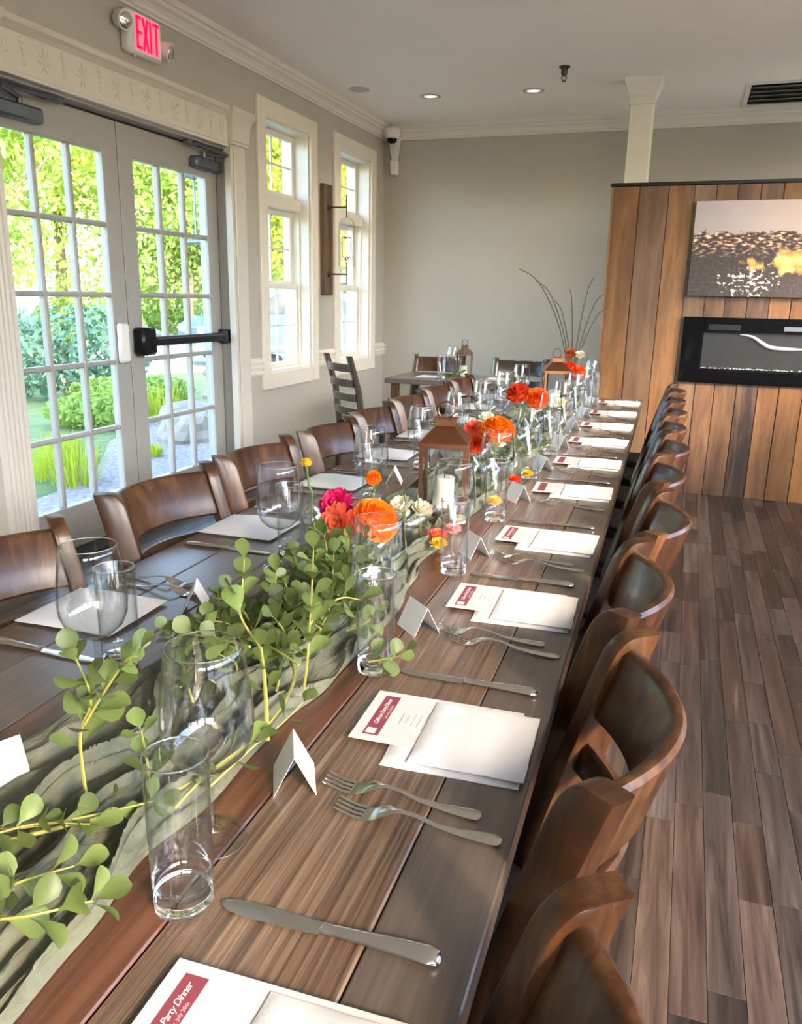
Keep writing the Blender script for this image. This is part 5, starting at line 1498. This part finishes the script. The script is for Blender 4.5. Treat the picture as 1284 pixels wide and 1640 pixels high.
def ring_flower(parent, centre, axis, R, mat, kind='zinnia', single=False, centre_mat=None, name='bloom'):
    """zinnia (layered rings), marigold (ruffled dome), rose (cupped): petals around an axis; single: every petal an object"""
    ax = Vector(axis).normalized(); q = Vector((0, 0, 1)).rotation_difference(ax).to_matrix().to_4x4()
    base = Matrix.Translation(Vector(centre)) @ q
    b = MB(); first = None
    rr = random.Random(int(abs(centre[0]) * 1e4 + centre[1] * 1e3))
    if kind == 'zinnia': layers = [(16, 1.0, 0.05, 0.0), (14, 0.86, 0.35, 0.12), (12, 0.68, 0.62, 0.2), (9, 0.48, 0.95, 0.26), (6, 0.3, 1.25, 0.3)]
    elif kind == 'rose': layers = [(8, 1.0, 0.5, 0.0), (7, 0.85, 0.85, 0.05), (6, 0.65, 1.15, 0.1), (5, 0.45, 1.35, 0.14)]
    else: layers = [(30, 1.0, -0.15, 0.0), (32, 1.0, 0.15, 0.09), (30, 0.95, 0.42, 0.19), (28, 0.85, 0.65, 0.28), (25, 0.72, 0.85, 0.36), (20, 0.56, 1.0, 0.42), (15, 0.40, 1.15, 0.46), (9, 0.24, 1.3, 0.48), (4, 0.1, 1.45, 0.49)]
    head = None
    core = [(R * 0.02, -0.05 * R), (R * 0.22, 0.0), (R * 0.24, 0.10 * R), (R * 0.12, 0.3 * R), (R * 0.01, 0.34 * R)] if kind != 'marigold' else [(R * 0.1, -0.08 * R), (R * 0.52, -0.02 * R), (R * 0.70, 0.08 * R), (R * 0.66, 0.22 * R), (R * 0.50, 0.37 * R), (R * 0.27, 0.47 * R), (R * 0.01, 0.50 * R)]
    if not single:
        cm_ = MB().lathe(core, 12); b.add([base @ Vector(v) for v in cm_.v], cm_.f)
    for li, (n, r, elev, h) in enumerate(layers):
        for k in range(n):
            a = 2 * PI * (k + 0.5 * (li % 2)) / n + rr.uniform(-0.12, 0.12)
            e = elev + (rr.uniform(-0.12, 0.12) if kind != 'marigold' else rr.uniform(-0.4, 0.4))
            L = R * (r if kind != 'marigold' else 0.40) * rr.uniform(0.9, 1.08); W = R * (0.42 if kind == 'zinnia' else (0.62 if kind == 'rose' else 0.30))
            start = 0.06 if kind != 'marigold' else max(0.0, r - 0.40)
            m = base @ Matrix.Translation((0, 0, h * R)) @ Matrix.Rotation(a, 4, 'Z') @ Matrix.Translation((0, start * R, 0)) @ Matrix.Rotation(e, 4, 'X') @ Matrix.Rotation(rr.uniform(-0.3, 0.3), 4, 'Y')
            if single:
                key = (kind, li, round(R, 3))
                if key not in petal_cache:
                    petal_cache[key] = petal_mesh(R * (r if kind != 'marigold' else 0.40), W, 0.18).mesh('petal', 180)
                me = petal_cache[key]
                if head is None:
                    head = obj(name, MB().lathe(core, 12), mat, parent)
                    head.matrix_local = base
                    inv = base.inverted()
                pm = me if not me.materials or me.materials[0] == mat else None
                if pm is None:
                    key2 = key + (mat.name,)
                    if key2 not in petal_cache:
                        petal_cache[key2] = me.copy(); petal_cache[key2].materials.clear()
                    pm = petal_cache[key2]
                o = obj('petal', pm, mat, head); o.matrix_local = inv @ m
            else:
                pmb = petal_mesh(L, W, 0.18)
                b.add([m @ Vector(v) for v in pmb.v], pmb.f)
    if not single:
        head = obj(name, b, mat, parent, 40)
    if centre_mat is not None:
        o = obj('flower_centre', MB().lathe([(R * 0.16, h * R), (R * 0.15, h * R + 0.12 * R), (R * 0.08, h * R + 0.2 * R), (R * 0.01, h * R + 0.22 * R)], 10), centre_mat, head if single else parent)
        if single: pass
        else: o.matrix_local = base
    return head
bud_prof = [(0.0005, 0.0005), (0.022, 0.0005), (0.026, 0.004), (0.027, 0.03), (0.026, 0.055), (0.020, 0.072), (0.0125, 0.083), (0.0115, 0.105), (0.0135, 0.112)]
bud_me = MB().lathe(bud_prof + [(r - 0.001 if r > 0.002 else r, z + 0.0012) for r, z in bud_prof[::-1]], 28).mesh('vase_body', 70)
bowl_me = MB().lathe([(0.0005, 0.0006), (0.024, 0.0006), (0.034, 0.008), (0.043, 0.026), (0.045, 0.042), (0.040, 0.060), (0.032, 0.072), (0.031, 0.0725), (0.039, 0.060), (0.0438, 0.042), (0.042, 0.026), (0.033, 0.0095), (0.0005, 0.006)], 32).mesh('bowl_body', 70)
cyl_me = MB().lathe([(0.0005, 0.0006), (0.036, 0.0006), (0.037, 0.004), (0.037, 0.12), (0.0362, 0.1203), (0.0358, 0.006), (0.0005, 0.0058)], 32).mesh('cylinder_body', 70)
M['water'] = glass_thin('vase_water', (0.90, 0.93, 0.86), (0.6, 0.66, 0.6), 1.33)
def bud_vase(x, y, label, me=bud_me, z=TZ + 0.012, cat='vase', name='bud_vase', water=0.05, wr=0.0245):
    t = thing(name, label, cat, (x, y, z), 0, 'glass vases of flowers')
    obj('glass', me, 'clear_glass', t)
    if water: obj('water', MB().lathe([(0.0005, 0.004), (wr, 0.004), (wr, water), (0.0005, water)], 20), 'water', t)
    return t
def flower(vx, vy, head, R, mat, kind, label, axis=(0.3, -0.7, 0.65), single=False, cm=None, vz=TZ + 0.02, cat='flower'):
    t = thing('cut_flower', label, cat, (vx, vy, vz), 0, 'cut flowers on the table')
    rel = (head[0] - vx, head[1] - vy, head[2] - vz); A = Vector(axis).normalized()
    ring_flower(t, rel, axis, R, mat, kind, single, cm)
    e = Vector(rel) - A * 0.004
    obj('stem', MB().tube(bez([(rg_.uniform(-.01, .01), rg_.uniform(-.01, .01), 0.0), (rel[0] * 0.15, rel[1] * 0.15, 0.10), e * 0.8 - A * 0.012, e], 12), 0.0022, 6), 'green_stem', t)
    return t
# first bud vase: magenta and coral zinnias, large orange marigold
bud_vase(-0.585, 1.375, 'clear bud vase holding the magenta and coral zinnias')
flower(-0.590, 1.375, (-0.614, 1.385, 0.905), 0.034, MAGENTA, 'zinnia', 'magenta zinnia behind the coral one in the nearest bud vase', (0.1, -0.75, 0.62), True, YELLOWF)
flower(-0.583, 1.370, (-0.590, 1.345, 0.880), 0.040, CORAL, 'zinnia', 'coral pink zinnia with yellow centre in the nearest bud vase', (-0.1, -0.9, 0.35), True, YELLOWF)
bud_vase(-0.535, 1.405, 'clear bud vase holding the nearest large orange marigold')
flower(-0.535, 1.405, (-0.530, 1.370, 0.886), 0.047, ORANGE, 'marigold', 'large bright orange marigold leaning above the nearest wine glasses', (0.6, -0.35, 0.75), True)
bud_vase(-0.735, 1.53, 'clear bud vase with a small yellow bud on the door side')
flower(-0.735, 1.53, (-0.736, 1.50, 0.958), 0.013, YELLOWF, 'marigold', 'small yellow bud standing above the door-side napkins', (0, -0.3, 0.95))
bud_vase(-0.630, 1.62, 'clear bud vase holding the small orange bloom')
flower(-0.630, 1.62, (-0.622, 1.60, 0.915), 0.018, ORANGE, 'marigold', 'small orange bloom in front of a door-side wine glass', (0.2, -0.7, 0.6))
bw = bud_vase(-0.545, 1.625, 'round clear glass bowl with ivory roses', bowl_me, TZ + 0.012, 'vase', 'glass_bowl', 0.028, 0.040)
flower(-0.555, 1.625, (-0.560, 1.615, 0.845), 0.034, WHITEF, 'rose', 'ivory rose on the left in the round glass bowl', (-0.2, -0.4, 0.85))
flower(-0.530, 1.630, (-0.522, 1.635, 0.838), 0.030, WHITEF, 'rose', 'ivory rose on the right in the round glass bowl', (0.3, -0.4, 0.85))
# loose blossoms on the runner
def loose(x, y, R, mat, label, axis=(0.1, -0.3, 0.95), kind='zinnia'):
    t = thing('loose_blossom', label, 'flower', (x, y, TZ + 0.020), 0, 'loose blossoms on the runner')
    ring_flower(t, (0, 0, 0), axis, R, mat, kind)
    return t
loose(-0.488, 1.660, 0.022, CORAL, 'loose coral blossom lying beside the glass bowl')
loose(-0.470, 1.720, 0.020, PINKF, 'loose pink blossom lying on the runner before the lantern')
loose(-0.468, 1.600, 0.019, YELLOWF, 'loose yellow petals lying beside the second tumblers')
loose(-0.480, 1.635, 0.018, REDOR, 'loose red orange petals lying beside the glass bowl')
loose(-0.440, 2.02, 0.020, YELLOWF, 'loose yellow blossom right of the copper lantern')
loose(-0.445, 2.30, 0.020, REDOR, 'loose red orange blossom behind the second marigold')
loose(-0.425, 2.40, 0.018, YELLOWF, 'loose golden blossom behind the second marigold')
# second group
bud_vase(-0.478, 2.16, 'clear bud vase holding the second large orange marigold')
flower(-0.478, 2.16, (-0.470, 2.14, 0.948), 0.050, ORANGE, 'marigold', 'large orange marigold right of the copper lantern', (0.15, -0.45, 0.85), False)
bud_vase(-0.548, 2.20, 'clear bud vase with coral and red blooms behind the lantern')
flower(-0.548, 2.20, (-0.548, 2.18, 0.945), 0.026, CORAL, 'zinnia', 'coral zinnia just right of the copper lantern roof', (0.0, -0.6, 0.7))
flower(-0.545, 2.20, (-0.535, 2.17, 0.905), 0.028, REDOR, 'zinnia', 'red orange zinnia below the coral one by the lantern', (0.3, -0.9, 0.2))
bud_vase(-0.585, 2.42, 'clear glass cylinder with ivory flowers', cyl_me, TZ + 0.012, 'vase', 'glass_cylinder', 0.05, 0.034)
flower(-0.585, 2.42, (-0.560, 2.40, 0.935), 0.030, WHITEF, 'rose', 'ivory flower left of the second marigold', (0.1, -0.5, 0.8))
flower(-0.580, 2.42, (-0.605, 2.41, 0.915), 0.026, WHITEF, 'rose', 'smaller ivory flower in the glass cylinder', (-0.3, -0.4, 0.8))
# third group
bud_vase(-0.560, 3.03, 'clear bud vase holding the left of the paired red orange marigolds')
flower(-0.560, 3.03, (-0.584, 3.00, 0.957), 0.046, REDOR, 'marigold', 'left of two red orange marigolds in the middle of the table', (-0.1, -0.6, 0.75))
bud_vase(-0.520, 3.05, 'clear bud vase holding the right of the paired red orange marigolds')
flower(-0.520, 3.05, (-0.512, 3.00, 0.943), 0.044, flower_mat('deep_orange_petals', (0.82, 0.12, 0.01), (0.9, 0.18, 0.02)), 'marigold', 'right of two red orange marigolds in the middle of the table', (0.2, -0.8, 0.5))
bud_vase(-0.455, 3.22, 'clear bud vase with an ivory rose right of the marigold pair')
flower(-0.455, 3.22, (-0.452, 3.20, 0.90), 0.028, WHITEF, 'rose', 'ivory rose right of the paired red marigolds', (0.1, -0.5, 0.8))
# far group
bud_vase(-0.548, 4.12, 'clear bud vase holding red zinnias beside the far lantern')
flower(-0.548, 4.12, (-0.552, 4.10, 0.972), 0.040, REDOR, 'marigold', 'red orange marigold before the far lantern', (0.0, -0.6, 0.75))
flower(-0.540, 4.12, (-0.500, 4.10, 0.955), 0.036, flower_mat('deep_orange_petals', None, None), 'marigold', 'orange marigold right of the far lantern', (0.3, -0.7, 0.6))
flower(-0.545, 4.13, (-0.535, 4.09, 0.925), 0.026, DARKR, 'zinnia', 'burgundy zinnia below the far red marigolds', (0.1, -0.8, 0.4))
tv = bud_vase(-0.575, 4.42, 'tall glass vase with bare arching grass stems at the far end', cyl_me, TZ + 0.012, 'vase', 'tall_vase', 0.06, 0.034)
flower(-0.575, 4.42, (-0.585, 4.38, 1.028), 0.030, flower_mat('rust_petals', (0.6, 0.15, 0.03), (0.6, 0.2, 0.05)), 'marigold', 'rust orange bloom at the foot of the grass stems', (0, -0.8, 0.5))
flower(-0.565, 4.42, (-0.532, 4.36, 1.018), 0.030, WHITEF, 'rose', 'pale blush rose at the far end of the table', (0.2, -0.7, 0.6))
M['twig'] = simple('grey_brown_twig', (0.055, 0.05, 0.03), 0.8, noise_amt=0.2)
tips = [(-0.894, 1.461, 0.85), (-0.80, 1.40, 0.5), (-0.62, 1.36, 0.25), (-0.50, 1.42, 0.5), (-0.44, 1.34, 0.8), (-0.70, 1.30, 0.4), (-0.42, 1.27, 0.9)]
for k, (tx_, tz_, bend) in enumerate(tips):
    dx = tx_ + 0.575; z0_ = TZ + 0.03
    t = thing('grass_stem', ['tall grass stem arching farthest left in the tall vase', 'tall grass stem second from the left in the tall vase', 'short upright grass stem in the tall vase', 'upright grass stem leaning right in the tall vase', 'grass stem arching right in the tall vase', 'short grass stem leaning left in the tall vase', 'lowest grass stem arching right in the tall vase'][k], 'grass stem', (-0.575, 4.42, z0_), 0, 'bare grass stems in the tall vase')
    pth = bez([(0, 0, 0), (dx * 0.08, 0.002 * k, 0.16), (dx * 0.30, 0.004 * k, (tz_ - z0_) * 0.60), (dx * 0.66, 0.006 * k, (tz_ - z0_) * 0.90), (dx, 0.008 * k, tz_ - z0_ + 0.0)], 20)
    obj('stalk', MB().tube(pth, [0.0044 - 0.0024 * i / 20 for i in range(21)], 6), 'twig', t)

# ================================================================== LANTERNS
def lantern(x, y, z, rot, label, sc_=1.0, mat='copper'):
    t = thing('copper_lantern' if mat == 'copper' else 'wooden_lantern', label, 'lantern', (x, y, z), rot, 'candle lanterns')
    w = 0.050 * sc_; h = 0.165 * sc_; e = 0.004 * sc_; zb = 0.012 * sc_
    obj('base', MB().box(-w - 0.004, w + 0.004, -w - 0.004, w + 0.004, 0, zb, 0.002), mat, t)
    for sx in (-1, 1):
        for sy in (-1, 1):
            obj('post', MB().box(sx * w - e, sx * w + e, sy * w - e, sy * w + e, zb, h), mat, t)
    tr = MB()
    for s in (-1, 1):
        tr.box(-w, w, s * w - e, s * w + e, h - 0.008, h); tr.box(s * w - e, s * w + e, -w, w, h - 0.008, h)
    obj('top_frame', tr, mat, t)
    for s in (-1, 1):
        obj('pane', MB().box(-w + e, w - e, s * w - 0.0008, s * w + 0.0008, zb, h - 0.008), 'window_glass', t)
        obj('pane', MB().box(s * w - 0.0008, s * w + 0.0008, -w + e, w - e, zb, h - 0.008), 'window_glass', t)
    W = w + 0.008
    rr = lambda q, zz: [(-q, -q, zz), (q, -q, zz), (q, q, zz), (-q, q, zz)]
    obj('roof', MB().loft([rr(W, h), rr(W, h + 0.005), rr(0.022 * sc_, h + 0.040 * sc_), rr(0.022 * sc_, h + 0.052 * sc_), rr(0.027 * sc_, h + 0.053 * sc_), rr(0.027 * sc_, h + 0.057 * sc_)]), mat, t)
    R = 0.019 * sc_
    ring = [(R * math.cos(a), 0.020 * sc_ * -1 + 0.012 * math.sin(a) * 0, h + 0.057 * sc_ + R * 0.95 + R * math.sin(a)) for a in [2 * PI * j / 24 for j in range(25)]]
    obj('ring_handle', MB().tube([(p[0], 0, p[2]) for p in ring], 0.0022 * sc_, 6), mat if mat == 'copper' else 'black_metal', t, 60)
    cd = obj('candle', MB().lathe([(0.0005, zb), (0.024 * sc_, zb), (0.024 * sc_, zb + 0.07 * sc_), (0.021 * sc_, zb + 0.072 * sc_), (0.0005, zb + 0.068 * sc_)], 20), 'candle', t, 50)
    obj('wick', MB().tube([(0, 0, zb + 0.066 * sc_), (0.001, 0, zb + 0.080 * sc_)], 0.0012, 5), 'ink', cd)
    return t
lantern(-0.548, 1.905, TZ + 0.014, 0.18, 'copper house-shaped lantern with ring handle amid the glasses', 1.08)
lantern(-0.600, 4.02, TZ + 0.014, 0.3, 'copper lantern with ring handle near the far end of the table', 1.15)
lantern(-1.47, 5.52, TZ, 0.2, 'wooden lantern with pale candle on the corner table', 1.02, 'old_board')
# votive cups beside the lantern
def votive(x, y, label):
    t = thing('votive_cup', label, 'candle holder', (x, y, TZ + 0.013), 0, 'glass votive cups')
    obj('cup', MB().lathe([(0.0005, 0.0005), (0.020, 0.0005), (0.024, 0.004), (0.028, 0.055), (0.0272, 0.0552), (0.0225, 0.006), (0.0005, 0.005)], 24), 'clear_glass', t, 60)
    v = obj('tea_light', MB().lathe([(0.0005, 0.006), (0.019, 0.006), (0.019, 0.02), (0.0005, 0.019)], 18), 'candle', t, 40)
    obj('wick', MB().tube([(0, 0, 0.018), (0, 0, 0.027)], 0.001, 5), 'ink', v)
votive(-0.622, 1.80, 'small glass votive cup left of the copper lantern')
votive(-0.480, 1.80, 'small glass votive cup right of the copper lantern')
votive(-0.500, 2.52, 'small glass votive cup between the two lanterns')
votive(-0.610, 2.86, 'small glass votive cup before the paired marigolds')
votive(-0.560, 3.62, 'small glass votive cup before the far lantern')

# corner table setting
napkin_c = thing('folded_napkin', 'folded white napkin on the corner table, left side', 'napkin', (-1.70, 5.42, TZ), -PI / 2, 'folded white napkins')
obj('under_fold', nap_base_me, 'linen', napkin_c, loc=(0.09, 0, 0.0006)); obj('pocket_fold', nap_top_me, 'linen', napkin_c, loc=(0.09, 0, 0.0068))
napkin_d = thing('folded_napkin', 'folded white napkin on the corner table, right side', 'napkin', (-1.22, 5.50, TZ), -PI / 2, 'folded white napkins')
obj('under_fold', nap_base_me, 'linen', napkin_d, loc=(0.09, 0, 0.0006)); obj('pocket_fold', nap_top_me, 'linen', napkin_d, loc=(0.09, 0, 0.0068))
tumbler(-1.63, 5.50, 'tall clear tumbler on the corner table')
tumbler(-1.60, 5.40, 'tall clear tumbler nearest to the corner table edge')
goblet(-1.56, 5.55, 'clear wine glass on the corner table')
